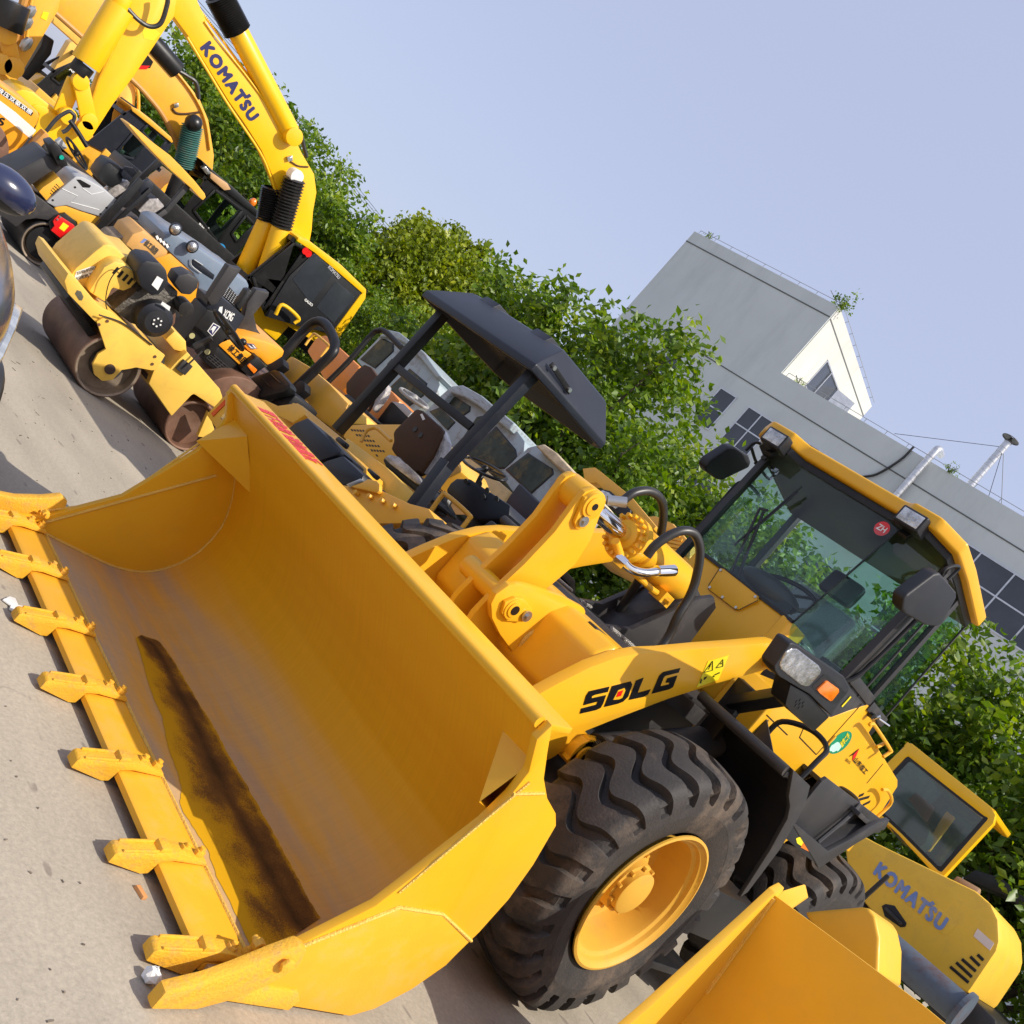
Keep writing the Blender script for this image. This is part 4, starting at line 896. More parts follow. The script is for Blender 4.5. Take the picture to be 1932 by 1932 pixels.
# ---------------- headlight cluster
hb=MB()
hl=MB().tr('i2',[(300,140),(330,125),(395,150),(1000,560),(1070,690),(1060,740),(880,985),(840,1070),(560,790),(300,640),(165,560),(110,490),(100,430),(140,370)],.98,.075).build('headlight_housing',BK2,LD,.02,seg=3)
MB().tr('i2',[(260,240),(330,200),(400,205),(680,420),(708,470),(700,520),(560,680),(500,695),(440,670),(190,470),(170,410),(185,370)],.986,.02).build('lens',LENS,hl,.008,seg=3)
MB().tr('i2',[(740,525),(790,540),(1030,780),(905,905),(850,905),(590,700),(585,680)],.9815,.001).build('recess',INK,hl)
MB().tr('i2',[(770,630),(800,622),(935,720),(940,760),(850,875),(820,880),(690,780),(655,735)],.990,.02).build('turn_signal',AMB,hl,.006)
MB().tr('i2',[(310,660),(560,800),(810,1080),(610,1270),(340,1040),(245,930),(255,870)],.965,.09).build('lower_bracket',BK,hl,.006)
hs_=MB()
for p in ((437,862),(390,880),(477,895),(430,912),(380,930),(470,945),(420,962)): q=at('i2',p,'x',.966); hs_.cyl(q,q+Vector((.0015,0,0)),.0075,n=12)
hs_.build('vent_hole',INK,hl)
MB().bar((.62,2.36,1.50),(.93,2.14,1.72),.075,.06).bar((.60,2.42,1.20),(.62,2.34,1.62),.10,.05).build('lamp_arm',BK,hl,.008)
# ---------------- steps and rails beside the cab
sp=MB().tr('c3',[(610,1440),(665,1375),(790,1470),(890,1555),(840,1630),(770,1580)],1.08,.10).build('step_box',BK2,LD,.006)
MB().tr('c3',[(700,1470),(720,1462),(748,1485),(735,1515),(705,1495)],1.082,.001).build('step_sticker',YST,sp)
MB().tr('c3',[(745,1482),(785,1510),(768,1540),(725,1518)],1.0825,.001).build('step_sticker',AMB,sp)
MB().px([(2.59,1.28),(3.24,1.27),(3.36,1.38),(3.50,1.54),(3.62,1.60),(3.66,1.545),(3.58,1.50),(3.48,1.40),(3.30,1.17),(3.20,1.19)],1.06,1.085).pz([(.66,2.62),(1.07,2.62),(1.07,3.30),(.66,3.30)],1.24,1.27).prism([(.67,2.60,1.27),(1.07,2.60,1.27),(.67,2.62,1.56)],(0,.012,0)).build('step_plate',DG,LD,.004)
MB().pz([(.67,3.3),(1.06,3.3),(1.06,3.62),(.67,3.62)],1.50,1.525).prism([(.67,3.24,1.27),(1.06,3.24,1.27),(1.06,3.52,1.52),(.67,3.52,1.52)],(0,.012,0)).build('upper_step',DG,LD,.004)
MB().tube([(1.0,2.56,1.29),(1.0,2.60,1.55),(.97,2.66,1.64),(.85,2.68,1.66),(.72,2.66,1.60),(.70,2.66,1.5)],.014,8).build('step_rail',BK,LD,smooth=True)
MB().tube([(1.03,3.20,1.27),(1.02,3.32,1.50),(.98,3.38,1.56),(.86,3.44,1.56),(.82,3.48,1.52)],.012,8).build('step_rail',DG,LD,smooth=True)
MB().box((.64,2.7,.55),(1.0,3.35,.80)).box((.66,2.74,.30),(.98,3.3,.34)).bar((.8,2.72,.3),(.8,2.72,.6),.03,.2).build('lower_step',BK,LD,.008)
# ================================================================ THE OTHER MACHINES
def ring(mb,outer,inner,vec):
    n=len(outer); vec=Vector(vec); P=[Vector(p) for p in outer]; Q=[Vector(p) for p in inner]
    vs=P+Q+[p+vec for p in P]+[p+vec for p in Q]; fs=[]
    for i in range(n):
        j=(i+1)%n
        fs+=[(i,j,n+j,n+i),(2*n+i,3*n+i,3*n+j,2*n+j),(i,2*n+i,2*n+j,j),(n+i,n+j,3*n+j,3*n+i)]
    return mb.add(vs,fs)
def shrink(pts,k):
    cx=sum(p[0] for p in pts)/len(pts); cy=sum(p[1] for p in pts)/len(pts)
    return [(cx+(x-cx)*k,cy+(y-cy)*k) for x,y in pts]
def tab(parent,rows):
    for r in rows:
        name,m,cr,pts,v,th=r[:6]; ax=r[6] if len(r)>6 else 'x'; bv=r[7] if len(r)>7 else .012
        MB().tr(cr,pts,v,th,ax).build(name,m,parent,bv,seg=2)
def tubes(parent,name,m,cr,pts,v,r,ax='x',smooth=True,n=10,taper=None):
    return MB().tube([at(cr,p,ax,v) for p in pts],r,n,smooth,taper).build(name,m,parent,smooth=True)
def wheelring(parent,cr,c,a,b,v,ax='x',r=.012,m=None,dv=.0):
    """steering wheel traced as an ellipse: centre c, long half axis vector a, short half axis vector b, all in photo pixels; dv leans it out of the plane"""
    P=[]
    for i in range(33):
        t=2*math.pi*i/32; p=(c[0]+a[0]*math.cos(t)+b[0]*math.sin(t),c[1]+a[1]*math.cos(t)+b[1]*math.sin(t)); P.append(at(cr,p,ax,v+dv*math.sin(t)))
    ct=at(cr,c,ax,v); mb=MB().tube(P,r,8,False)
    for k in (0,11,21): mb.bar(ct,P[k],r*2,r)
    mb.ball(ct,r*2.6,10)
    return mb.build('steering_wheel',m or BK,parent,smooth=True)
# ---------------- second bucket, lower right
O=Vector((1.585,1.67,0)); al=R_(9); ex=Vector((math.cos(al),math.sin(al),0)); ey=Vector((-math.sin(al),math.cos(al),0))
rb=thing('loader_bucket',(1.9,1.6,0),'second yellow loader bucket in the lower right corner, in front of the rear wheel','bucket')
def lp(x,y,z): return O+ex*x+ey*y+Vector((0,0,z))
PR2=[(-.68,.05),(-.35,.07),(.0,.09),(.16,.16),(.26,.30),(.28,.45),(.24,.60),(.15,.80),(.05,.98),(.0,1.08)]
vs=[];fs=[];nx=24;W2=1.9
for i in range(nx+1):
    x=W2*i/nx; rise=.09*min(x,W2-x)/.6 if min(x,W2-x)<.6 else .09
    for k,(y,z) in enumerate(PR2): vs.append(lp(x,y,z+(rise if k==len(PR2)-1 else rise*.5 if k==len(PR2)-2 else 0)))
m_=len(PR2)
for i in range(nx):
    for j in range(m_-1): a=i*m_+j; fs.append((a,a+m_,a+m_+1,a+1))
n0=len(vs); vs+=[v+ey*.025+Vector((0,0,-.0)) for v in vs]
fs+=[(c+n0,b+n0,a+n0,d+n0) if 0 else (d+n0,c+n0,b+n0,a+n0) for a,b,c,d in list(fs)]
for i in range(nx): a=i*m_+m_-1; fs.append((a,a+m_,a+m_+n0,a+n0)); a=i*m_; fs.append((a,a+m_,a+m_+n0,a+n0))
MB().add(vs,fs).build('shell',Y7,rb,smooth=True,ang=40)
SPL=[(-.70,.03),(-.68,.10),(-.34,.55),(-.10,.96),(-.03,1.09),(.035,1.12),(.07,1.10),(.12,.95),(.27,.60),(.32,.42),(.28,.25),(.16,.08),(.0,.03)]
for x in (-.028,W2): MB().prism([lp(x,y,z) for y,z in SPL],ex*.028).build('side_plate',Y7,rb,.004)
MB().prism([lp(.0,.05,1.03),lp(.0,.06,1.11),lp(.02,.16,1.17),lp(.05,.20,1.14),lp(.04,.10,1.03)],ey*.03).build('corner_tab',Y7,rb,.004)
MB().tube([lp(.004,-.0,1.07),lp(.004,.22,.62)],.008,6,False).build('weld_bead',WELD,rb,smooth=True)
MB().prism([lp(0,-.74,.03),lp(W2,-.74,.03),lp(W2,-.60,.03),lp(0,-.60,.03)],(0,0,.035)).build('cutting_edge',Y1d,rb,.003)
for k in range(5):
    x=.03+k*.46; MB().prism([lp(x-.03,-.68,.05),lp(x-.03,-.90,.03),lp(x-.03,-.88,.07),lp(x-.03,-.74,.12),lp(x-.03,-.58,.10)],ex*.06).build('tooth',TOE,rb,.006)
MB().tr('c6',[(620,1262),(700,1255),(960,1232),(1010,1240),(1045,1290),(1072,1420),(1064,1640),(1000,1640),(700,1400)],2.55,.4,'y').build('rear_box',Y7,rb,.05,seg=4)
MB().prism([lp(.5,.2,.25),lp(1.2,.2,.25),lp(1.2,1.4,.5),lp(.5,1.4,.5)],(0,0,.12)).build('lift_arm',Y7,rb,.02)
MB().prism([lp(.7,1.3,0.0),lp(1.0,1.3,0.0),lp(1.0,1.5,.5),lp(.7,1.5,.5)],(0,.2,0)).build('arm_support',DG,rb,.02)
# ---------------- small excavator with its back to us
Q=9.0
ke=thing('small_excavator',(.4,9.6,0),'small worn yellow excavator seen from behind with pale blue lettering on its hood','excavator')
tab(ke,[('counterweight',Y6,'c6',[(860,880),(960,800),(1040,845),(1640,1135),(1735,1215),(1780,1310),(1786,1440),(1770,1500),(1600,1752),(1400,1610),(1060,1302),(940,1160),(880,1010)],Q,1.5,'y',.05),
('undercarriage',BK,'c6',[(880,1100),(1000,1230),(1100,1340),(1600,1760),(1500,1932),(1100,1600),(900,1400)],Q+.4,1.2,'y',.03),
('track',HO,'c6',[(1350,1820),(1560,1700),(1760,1900),(1800,2050),(1500,2050)],Q+.2,2.0,'y',.05),
('lower_slab',DG,'c6',[(1560,1060),(1640,1010),(1800,1060),(1940,1180),(1940,1260),(1820,1170)],Q+3,.4,'y',.03)])
cw=[o for o in COL.objects if o.name.startswith('counterweight')][-1]
MB().tr('c6',[(1022,930),(1045,925),(1530,1325),(1530,1345),(1470,1400),(1445,1402),(1010,1025)],Q-.004,.012,'y').build('recessed_panel',Y6,cw,.003)
textpx(cw,"KOMATSU",'c6',(1035,1035),(1435,1378),(1078,968),Q-.008,LBL,'y',bold=.07,spacing=1.2)
MB().bar(at('c6',(1368,1222),'y',Q-.008),at('c6',(1395,1208),'y',Q-.008),.035,.002,up=(0,1,0)).build('lettering',LBL,cw)
MB().tr('c6',[(1082,1228),(1105,1215),(1160,1225),(1232,1330),(1225,1352),(1195,1356),(1100,1290)],Q-.006,.02,'y').build('handle_recess',BK,cw,.006)
MB().bar(at('c6',(1105,1240),'y',Q-.03),at('c6',(1205,1340),'y',Q-.03),.05,.03).build('handle',HO,cw,.01)
MB().tr('c6',[(1655,1362),(1754,1450),(1728,1494),(1630,1408)],Q-.007,.006,'y').build('paper_label',mat('pale_label',(.75,.62,.55),.6),cw)
for a,b in (((1655,1518),(1690,1552)),((1612,1530),(1668,1585)),((1562,1545),(1645,1618)),((1528,1565),(1622,1652)),((1492,1590),(1602,1685))):
    MB().bar(at('c6',a,'y',Q-.004),at('c6',b,'y',Q-.004),.030,.01,up=(0,1,0)).build('vent_slot',INK,cw,.003)
bl=MB().cyl(at('c6',(1085,1440),'y',Q-.35),at('c6',(1555,1850),'y',Q-.35),.15,n=28); RBL=mat('rusty_grey_blade',(.085,.11,.145),.5,var=.15,dirt_or_glint=1.0,dirt_or_glint_col=(.09,.03,.018),dscale=3.4)
bl=bl.build('blade_tube',RBL,ke,smooth=True)
a=at('c6',(1548,1843),'y',Q-.35); b=at('c6',(1575,1868),'y',Q-.35); MB().cyl(a,b,.20,n=28).build('end_flange',RBL,bl)
OUT=[(1238,255),(1262,258),(1738,640),(1762,685),(1750,735),(1448,1058),(1400,1040),(1180,800),(1030,662),(1110,380)]
INN=[(1225,335),(1240,330),(1700,692),(1722,702),(1716,715),(1440,1030),(1420,1022),(1200,800),(1052,662),(1135,430)]
kc=ring(MB(),[at('c6',p,'y',Q+.35) for p in OUT],[at('c6',p,'y',Q+.35) for p in shrink(INN,.985)],(0,.10,0)).build('cab',Y2,ke,.012)
MB().prism([at('c6',p,'y',Q+.37) for p in INN],(0,.006,0)).build('rear_window',glass('dusty_glass',(.62,.74,.70),.10,.05,.12,(.25,.30,.28)),kc)
ring(MB(),[at('c6',p,'y',Q+.362) for p in INN],[at('c6',p,'y',Q+.362) for p in shrink(INN,.90)],(0,.006,0)).build('window_gasket',INK,kc)
MB().prism([at('c6',p,'y',Q+1.4) for p in OUT],(0,.05,0)).build('cab_front',glass('cab_front_glass',(.45,.52,.5),.08),kc)
for p in ((1238,270),(1735,660),(1430,1040),(1050,670)): a=at('c6',p,'y',Q+.4); MB().bar(a,a+Vector((0,1.05,0)),.06,.06).build('cab_pillar',Y2,kc,.01)
tab(kc,[('seat',mat('green_black_seat',(.03,.05,.05),.4,coat=.3),'c6',[(1080,690),(1190,590),(1260,640),(1340,720),(1370,790),(1350,850),(1290,900),(1180,830)],Q+.8,.3,'y',.04),
('red_cloth',mat('dull_red_cloth',(.25,.11,.11),.8),'c6',[(1240,590),(1290,550),(1400,640),(1350,730)],Q+.78,.03,'y',.01),
('joystick_cover',Y6,'c6',[(1430,720),(1470,660),(1520,700),(1370,900),(1330,900)],Q+1.1,.05,'y',.01)])
MB().prism([at('c6',p,'y',Q+.45) for p in ((1238,262),(1262,262),(1735,645),(1750,690),(1715,680),(1250,310))],(0,1.0,0)).build('cab_roof',Y2,kc,.01)
MB().cyl(at('c6',(1510,1100),'y',Q+.7),at('c6',(1650,1180),'y',Q+.7),.10,n=20).build('muffler',mat('dusty_brown_metal',(.30,.18,.10),.7),ke,.02)
MB().bar(at('c6',(915,1235),'y',Q-.8),at('c6',(1125,1045),'y',Q-.8),.045,.045).build('lever',HO,ke,.02)
# ---------------- roller with the dark canopy
cr_=thing('canopy_roller',(-2.3,2.9,0),'yellow road roller under a peaked black canopy, behind the big bucket','road roller')
B0_=[(-3.01,2.07),(-1.66,2.07),(-1.66,3.02),(-1.80,3.12),(-2.88,3.12),(-3.01,3.02)]
zt=2.215
cx,cy=-2.39,2.72
def ins(p,k,ky): return (cx+(p[0]-cx)*k,cy+(p[1]-cy)*ky)
can=MB(); n=len(B0_)
lev=[(zt,1.0,1.0),(zt+.05,1.0,1.0),(zt+.10,.95,.93),(zt+.26,.80,.66),(zt+.275,.76,.6)]
for z,k,ky in lev: can.v+=[Vector((*ins(p,k,ky),z)) for p in B0_]
for L_ in range(len(lev)-1):
    for i in range(n): j=(i+1)%n; can.f.append((L_*n+i,L_*n+j,(L_+1)*n+j,(L_+1)*n+i))
can.f.append(tuple(range((len(lev)-1)*n,len(lev)*n)))
k0=len(can.v)
for z,k,ky in ((zt,.965,.955),(zt+.09,.90,.88)): can.v+=[Vector((*ins(p,k,ky),z)) for p in B0_]
for i in range(n): j=(i+1)%n; can.f+=[(j,i,k0+i,k0+j),(k0+j,k0+i,k0+n+i,k0+n+j)]
can.f.append(tuple(range(k0+n+n-1,k0+n-1,-1)))
cn=can.build('canopy',DG2,cr_,.012,seg=3)
MB().prism([(*ins(p,.88,.86),zt+.082) for p in B0_],(0,0,.004)).build('canopy_lining',mat('gloss_black_lining',(.006,.006,.006),.06,spec=1.0,var=.02,coat=1),cn)
for x in (-2.68,-2.06): MB().prism([(x-.085,2.13,zt+.07),(x-.085,2.22,zt+.16),(x-.085,2.31,zt+.30),(x-.085,3.06,zt+.30),(x-.085,3.06,zt+.20)],(.17,0,0)).build('canopy_rib',DG2,cn,.008)
MB().tr('i5',[(1285,795),(1325,765),(1508,1035),(1468,1078)],-1.665,.012).build('bracket_strip',BK,cn,.003)
for p in ((1325,815),(1473,1028)): q=at('i5',p,'x',-1.66); MB().cyl(q-Vector((.02,0,0)),q+Vector((.012,0,0)),.016,n=6).build('bolt',ST,cn)
po=MB()
po.bar(at('D',(636,813),'y',2.2),at('D',(836,593),'y',2.2),.075,.075); po=po.build('canopy_post',BK,cr_,.006)
MB().bar(at('D',(753,996),'y',2.2),at('D',(846,872),'y',2.2),.085,.085).bar(at('D',(842,880),'y',2.2),at('D',(1006,705),'y',2.2),.072,.072).build('canopy_post',DG2,cr_,.006)
MB().bar(at('D',(739,686),'y',2.2),at('D',(893,809),'y',2.2),.06,.055).build('cross_bar',BK,cr_,.005)
Yc=2.12
tab(cr_,[('rear_plate',Y5 if 0 else Y3,'h5',[(250,1620),(420,1625),(520,1640),(640,1640),(770,1670),(1050,1800),(1240,1850),(1330,1990),(700,2000),(420,1830)],1.75,.30,'y',.01),
('lifting_ear',Y3,'h5',[(490,1640),(600,1600),(655,1565),(740,1585),(768,1620),(765,1680),(740,1700)],1.72,.03,'y',.006),
('deck',Y3,'i4',[(575,930),(760,965),(900,1030),(1130,1000),(1220,1060),(1215,1140),(1640,1480),(1932,1760),(1932,1932),(1500,1932),(1000,1400)],2.25,.5,'y',.01),
('lifting_ear',Y3,'i4',[(880,1080),(990,1070),(1080,995),(1180,1030),(1215,1075),(1215,1140),(1080,1230),(890,1140)],2.18,.035,'y',.006),
('tank',DG2,'i4',[(1010,1300),(1100,1230),(1245,1168),(1640,1560),(1600,1600),(1385,1665),(1330,1640)],1.95,.25,'y',.015),
('tank',DG2,'i4',[(1390,1705),(1470,1665),(1655,1608),(1895,1830),(1860,1932),(1780,1950),(1640,1940)],1.95,.25,'y',.015),
('side_panel',Y3,'h5',[(410,1160),(480,1045),(640,1035),(975,1035),(1080,1150),(1480,1290),(1560,1500),(1440,1560),(1300,1640),(1090,1640),(820,1470)],3.35,.5,'y',.02),
('fender',Y4,'h5',[(250,1450),(450,1170),(830,1450),(1130,1740),(1030,1830),(700,1680)],2.45,.12,'y',.01),
('seat_back',BRW,'h5',[(890,1120),(920,1080),(1120,880),(1175,895),(1350,1050),(1355,1110),(1260,1330),(1150,1490),(1090,1500),(960,1390),(870,1275),(900,1200)],2.75,.09,'y',.03),
('seat_cushion',SEAT,'h5',[(795,1380),(850,1335),(940,1345),(1130,1520),(1215,1680),(1190,1720),(1090,1665),(830,1460)],2.60,.40,'y',.04),
('console',DG2,'g4',[(825,1075),(850,1035),(885,1008),(960,1010),(1190,1160),(1185,1215),(1150,1240),(990,1240),(835,1105)],3.2,.35,'y',.02),
('pedestal',BK,'g4',[(960,1220),(1150,1240),(1080,1400),(960,1330),(900,1290)],3.3,.3,'y',.02),
('footrest',DG,'g4',[(960,1330),(1080,1240),(1200,1360),(1150,1400)],2.9,.6,'y',.02),
('lamp_panel',Y3,'i4',[(72,1135),(250,950),(315,890),(330,1160),(240,1300),(195,1310)],2.1,.06,'y',.01)])
sb_=[o for o in COL.objects if o.name.startswith('seat_back')][-1]
MB().tr('h5',[(1180,900),(1260,960),(1380,1080),(1400,1180),(1330,1420),(1240,1540),(1180,1500),(1290,1300),(1345,1110)],2.80,.10,'y').build('seat_film',FILM,sb_,.02)
MB().tr('h5',[(800,1360),(860,1325),(950,1345),(1140,1530),(1210,1650),(1100,1600),(860,1420)],2.56,.05,'y').build('seat_film',FILM,sb_,.02)
for p in ((1112,1088),(1165,1145)): q=at('h5',p,'y',2.748); MB().cyl(q-Vector((0,.004,0)),q,.022,n=16).build('dimple',INK,sb_)
MB().tr('h5',[(1160,945),(1180,935),(1210,990),(1185,1000)],2.745,.002,'y').build('tag',WH,sb_)
rr_=MB()
for a,b in (((560,1715),(575,1750)),((690,1750),(700,1785)),((808,1790),(820,1825)),((920,1835),(930,1870))): q=at('h5',a,'y',1.745); rr_=MB().cyl(q-Vector((0,.03,0)),q,.016,n=6).build('bolt',Y3,cr_,.002)
for i in range(7):
    for j in range(5 if i<6 else 3):
        a=(500+i*48+j*28,1095+i*52+j*2-i*3); q=at('h5',a,'y',3.348)
        if i*5+j<26: MB().tr('h5',[(a[0]-14,a[1]-10),(a[0]+4,a[1]-10),(a[0]+18,a[1]+10),(a[0],a[1]+10)],3.348,.003,'y').build('vent_hole',INK,cr_)
lpn=[o for o in COL.objects if o.name.startswith('lamp_panel')][-1]
MB().bar(at('i4',(140,1140),'y',2.095),at('i4',(300,980),'y',2.095),.05,.004,up=(0,1,0)).build('red_reflector',RED,lpn)
MB().tr('i4',[(225,1170),(300,1100),(320,1150),(265,1215)],2.09,.02,'y').build('lamp',LENS,lpn,.01)
wheelring(cr_,'g4',(1045,955),(122,50),(-20,-42),3.25,'y',.012,dv=.16)
tubes(cr_,'steering_column',BK,'g4',[(1045,960),(985,1080)],3.25,.02,'y')
for p in ((942,1030),(1020,1040),(1062,1080),(1040,1118),(1115,1128)): q=at('g4',p,'y',3.198); MB().cyl(q-Vector((0,.006,.004)),q,.026,n=16).build('gauge',mat('gauge_face',(.06,.065,.07),.7,spec=.2),cr_)
tubes(cr_,'handrail',Y3,'g4',[(740,1195),(800,1112),(830,1105),(955,1215),(955,1240),(910,1300)],2.5,.016,'y')
tubes(cr_,'handrail',Y3,'h5',[(590,1210),(640,1110),(700,1078),(750,1085),(880,1200)],2.6,.014,'y')
tubes(cr_,'bellows',HO,'g4',[(790,1215),(830,1130)],2.9,.045,'y')
text(cr_,'右厂',at('h5',(1310,1690),'y',2.74),at('h5',(1400,1760),'y',2.74)-at('h5',(1310,1690),'y',2.74),at('h5',(1345,1640),'y',2.74)-at('h5',(1310,1690),'y',2.74),INK,bold=.03)
MB().tr('i4',[(1560,1420),(1600,1380),(1690,1450),(1650,1505)],2.0,.05,'y').build('cap',INK,cr_,.01)
MB().tr('h5',[(640,1480),(660,1455),(740,1520),(700,1555)],2.0,.05,'y').build('cap',INK,cr_,.01)
MB().tr('h5',[(440,1620),(585,1560),(608,1590),(480,1645)],1.72,.05,'y').build('latch',ST,cr_,.006)
MB().cyl((-3.0,3.7,.45),(-1.75,3.7,.45),.45,n=40).build('drum',RU,cr_,.02); MB().cyl((-3.0,2.5,.42),(-1.75,2.5,.42),.42,n=40).build('drum',RU,cr_,.02)
# ---------------- yellow roller with a bent black roll bar
yr=thing('yellow_roller',(-5.0,4.3,0),'yellow roller with a rounded hood and a thick bent black roll bar','road roller')
tab(yr,[('hood',Y3,'i4',[(920,640),(960,540),(1050,445),(1280,580),(1500,770),(1720,1000),(1680,1100),(1640,1190),(1560,1270),(1500,1275),(1380,1200),(1110,920)],4.2,1.0,'y',.09),
('hood_skirt',Y4,'i4',[(1640,1190),(1720,1000),(1932,1160),(1932,1250),(1750,1240)],4.15,.7,'y',.02),
('seat_back',SEAT,'i4',[(500,740),(620,680),(860,598),(910,615),(1040,760),(1050,815),(960,870),(700,940),(600,900)],3.5,.12,'y',.05),
('seat_base',BK,'i4',[(700,945),(1040,820),(1110,905),(990,1050),(850,1000)],3.6,.35,'y',.03),
('armrest',SEAT,'i4',[(120,620),(170,590),(240,620),(400,800),(330,870),(200,790)],3.3,.12,'y',.03),
('bar_foot',BK,'i4',[(760,590),(890,460),(960,480),(968,560),(880,620),(800,640)],4.0,.10,'y',.01),
('bar_foot',BK,'i4',[(1060,810),(1150,730),(1215,760),(1215,850),(1120,920)],4.0,.10,'y',.01)])
MB().cyl((-5.6,4.0,.4),(-4.5,4.0,.4),.4,n=40).build('drum',RU,yr,.02); MB().cyl((-5.6,5.4,.4),(-4.5,5.4,.4),.4,n=40).build('drum',RU,yr,.02)
MB().box((-5.5,3.6,.55),(-4.6,5.8,.85)).build('chassis',BK,yr,.02)
MB().tube([at('i4',p,'y',4.05) for p in ((860,560),(1010,390),(1200,170),(1310,75),(1400,60),(1480,120),(1550,260),(1560,350),(1520,440),(1300,650),(1110,830))],.055,12).build('roll_bar',BK,yr,smooth=True)
sk=[o for o in COL.objects if o.name.startswith('seat_back')][-1]
for a,b in (((600,760),(700,870)),((715,715),(820,825)),((815,665),(930,770))): tubes(sk,'seam',INK,'i4',[a,b],3.49,.006,'y')
tubes(yr,'hook',Y3,'i4',[(1195,1000),(1225,985),(1285,1060),(1265,1080),(1200,1020)],4.0,.01,'y')
tubes(yr,'handrail',Y3,'i4',[(1220,330),(1300,220),(1340,205),(1490,330),(1480,360),(1400,470)],4.6,.016,'y')
# ---------------- orange-hooded roller, writing on its nose
xr=thing('ride_on_roller',(-6.6,4.2,0),'orange yellow ride-on roller with four black characters on its nose','road roller')
X5=-6.2
tab(xr,[('nose_panel',Y5,'i4',[(215,330),(292,238),(600,440),(640,470),(500,600)],X5,.25,'x',.01),
('hood',Y5,'i4',[(400,215),(600,238),(760,280),(930,350),(990,400),(960,470),(840,545),(780,575),(700,490),(560,400)],X5-.03,.8,'x',.04),
('grille_frame',BK,'i4',[(10,390),(60,300),(215,335),(500,600),(560,680),(520,760),(300,700),(60,540)],X5-.02,.3,'x',.01),
('indicator_box',BK,'i4',[(470,610),(640,468),(680,470),(765,580),(600,700),(560,690)],X5+.08,.2,'x',.015),
('dashboard',BK,'h3',[(205,1610),(430,1320),(470,1270),(560,1300),(640,1450),(830,1560),(700,1640),(600,1680),(560,1800),(400,1760),(230,1700)],X5,.35,'x',.01),
('dash_cover',DG2,'h3',[(460,1250),(480,1130),(600,1180),(640,1130),(800,1260),(900,1350),(790,1540),(830,1575),(640,1450),(520,1330)],X5-.1,.3,'x',.02),
('front_post',DG,'h3',[(470,1150),(720,760),(800,790),(870,800),(740,980),(590,1200),(520,1230)],X5-.05,.1,'x',.01),
('lever_guard',DG,'h3',[(940,1180),(1040,1040),(1190,1070),(1180,1120),(1010,1330),(1050,1500),(1120,1600),(980,1570),(830,1560),(800,1520),(900,1350)],X5-.25,.1,'x',.01),
('grab_post',SEAT,'h3',[(810,1230),(930,1050),(975,1045),(995,1070),(860,1270),(840,1280)],X5-.2,.1,'x',.03)])
np_=[o for o in COL.objects if o.name.startswith('nose_panel')][-1]
textpx(np_,'徐工集团','i4',(310,375),(500,560),(375,315),X5+.003,INK,bold=.03,spacing=1.05)
tubes(np_,'emblem_edge',NAV,'i4',[(540,310),(620,320),(665,370),(590,370),(540,310)],X5+.002,.004,smooth=False)
MB().tr('i4',[(545,315),(615,322),(655,368),(595,365)],X5-.02+.004,.003).build('emblem',WH,np_)
MB().tr('i4',[(565,320),(605,328),(625,360),(600,350)],X5-.014,.003).build('emblem_mark',NAV,np_)
gp=[o for o in COL.objects if o.name.startswith('grille_frame')][-1]
gm=MB()
for i in range(9): 
    t=i/8; a=(150+t*330,430+t*290); gm.bar(at('i4',a,'x',X5-.015),at('i4',(a[0]-75,a[1]+75*.2+30),'x',X5-.015),.008,.008)
for i in range(4):
    a=(150-i*25,430+i*15); gm.bar(at('i4',a,'x',X5-.013),at('i4',(a[0]+330,a[1]+290),'x',X5-.013),.008,.008)
gm.build('grille_bars',DG,gp)
ib=[o for o in COL.objects if o.name.startswith('indicator_box')][-1]
MB().tr('i4',[(545,570),(580,542),(670,620),(625,665)],X5+.095,.02).build('turn_signal',AMB,ib,.01)
MB().tr('h3',[(472,1520),(540,1422),(622,1470),(530,1582)],X5+.003,.002).build('badge',WH,xr)
MB().tr('h3',[(484,1520),(545,1435),(608,1472),(530,1568)],X5+.0045,.001).build('badge_field',NAV,xr)
MB().tr('h3',[(500,1512),(545,1460),(580,1470),(530,1550),(525,1500)],X5+.006,.001).build('badge_mark',WH,xr)
textpx(xr,'XCMG','h3',(640,1350),(750,1405),(680,1265),X5-.096,WH,bold=.03)
MB().tr('h3',[(595,1290),(615,1240),(650,1235),(640,1320)],X5-.097,.001).build('badge',WH,xr)
wheelring(xr,'h3',(720,1510),(160,225),(28,-20),X5+.35,'x',.018,dv=.18)
MB().ball(at('h3',(885,1645),'x',X5+.4),.035,12).build('spinner_knob',INK,xr,smooth=True)
MB().cyl(at('h3',(320,1700),'x',X5+.1),at('h3',(520,1600),'x',X5+.15),.03,n=12).build('lever',DG,xr)
for p in ((295,1575),(473,1762)): q=at('h3',p,'x',X5+.004); MB().cyl(q-Vector((.006,0,0)),q,.028,n=20).build('button',mat('cream_button',(.45,.42,.2),.5),xr)
MB().cyl((-7.1,3.4,.4),(-6.0,3.4,.4),.4,n=36).build('drum',RU,xr,.02); MB().box((-7.0,3.5,.4),(-6.4,6.0,.75)).build('chassis',BK,xr,.03)
MB().cyl((-7.1,5.5,.4),(-6.0,5.5,.4),.4,n=36).build('drum',RU,xr,.02)
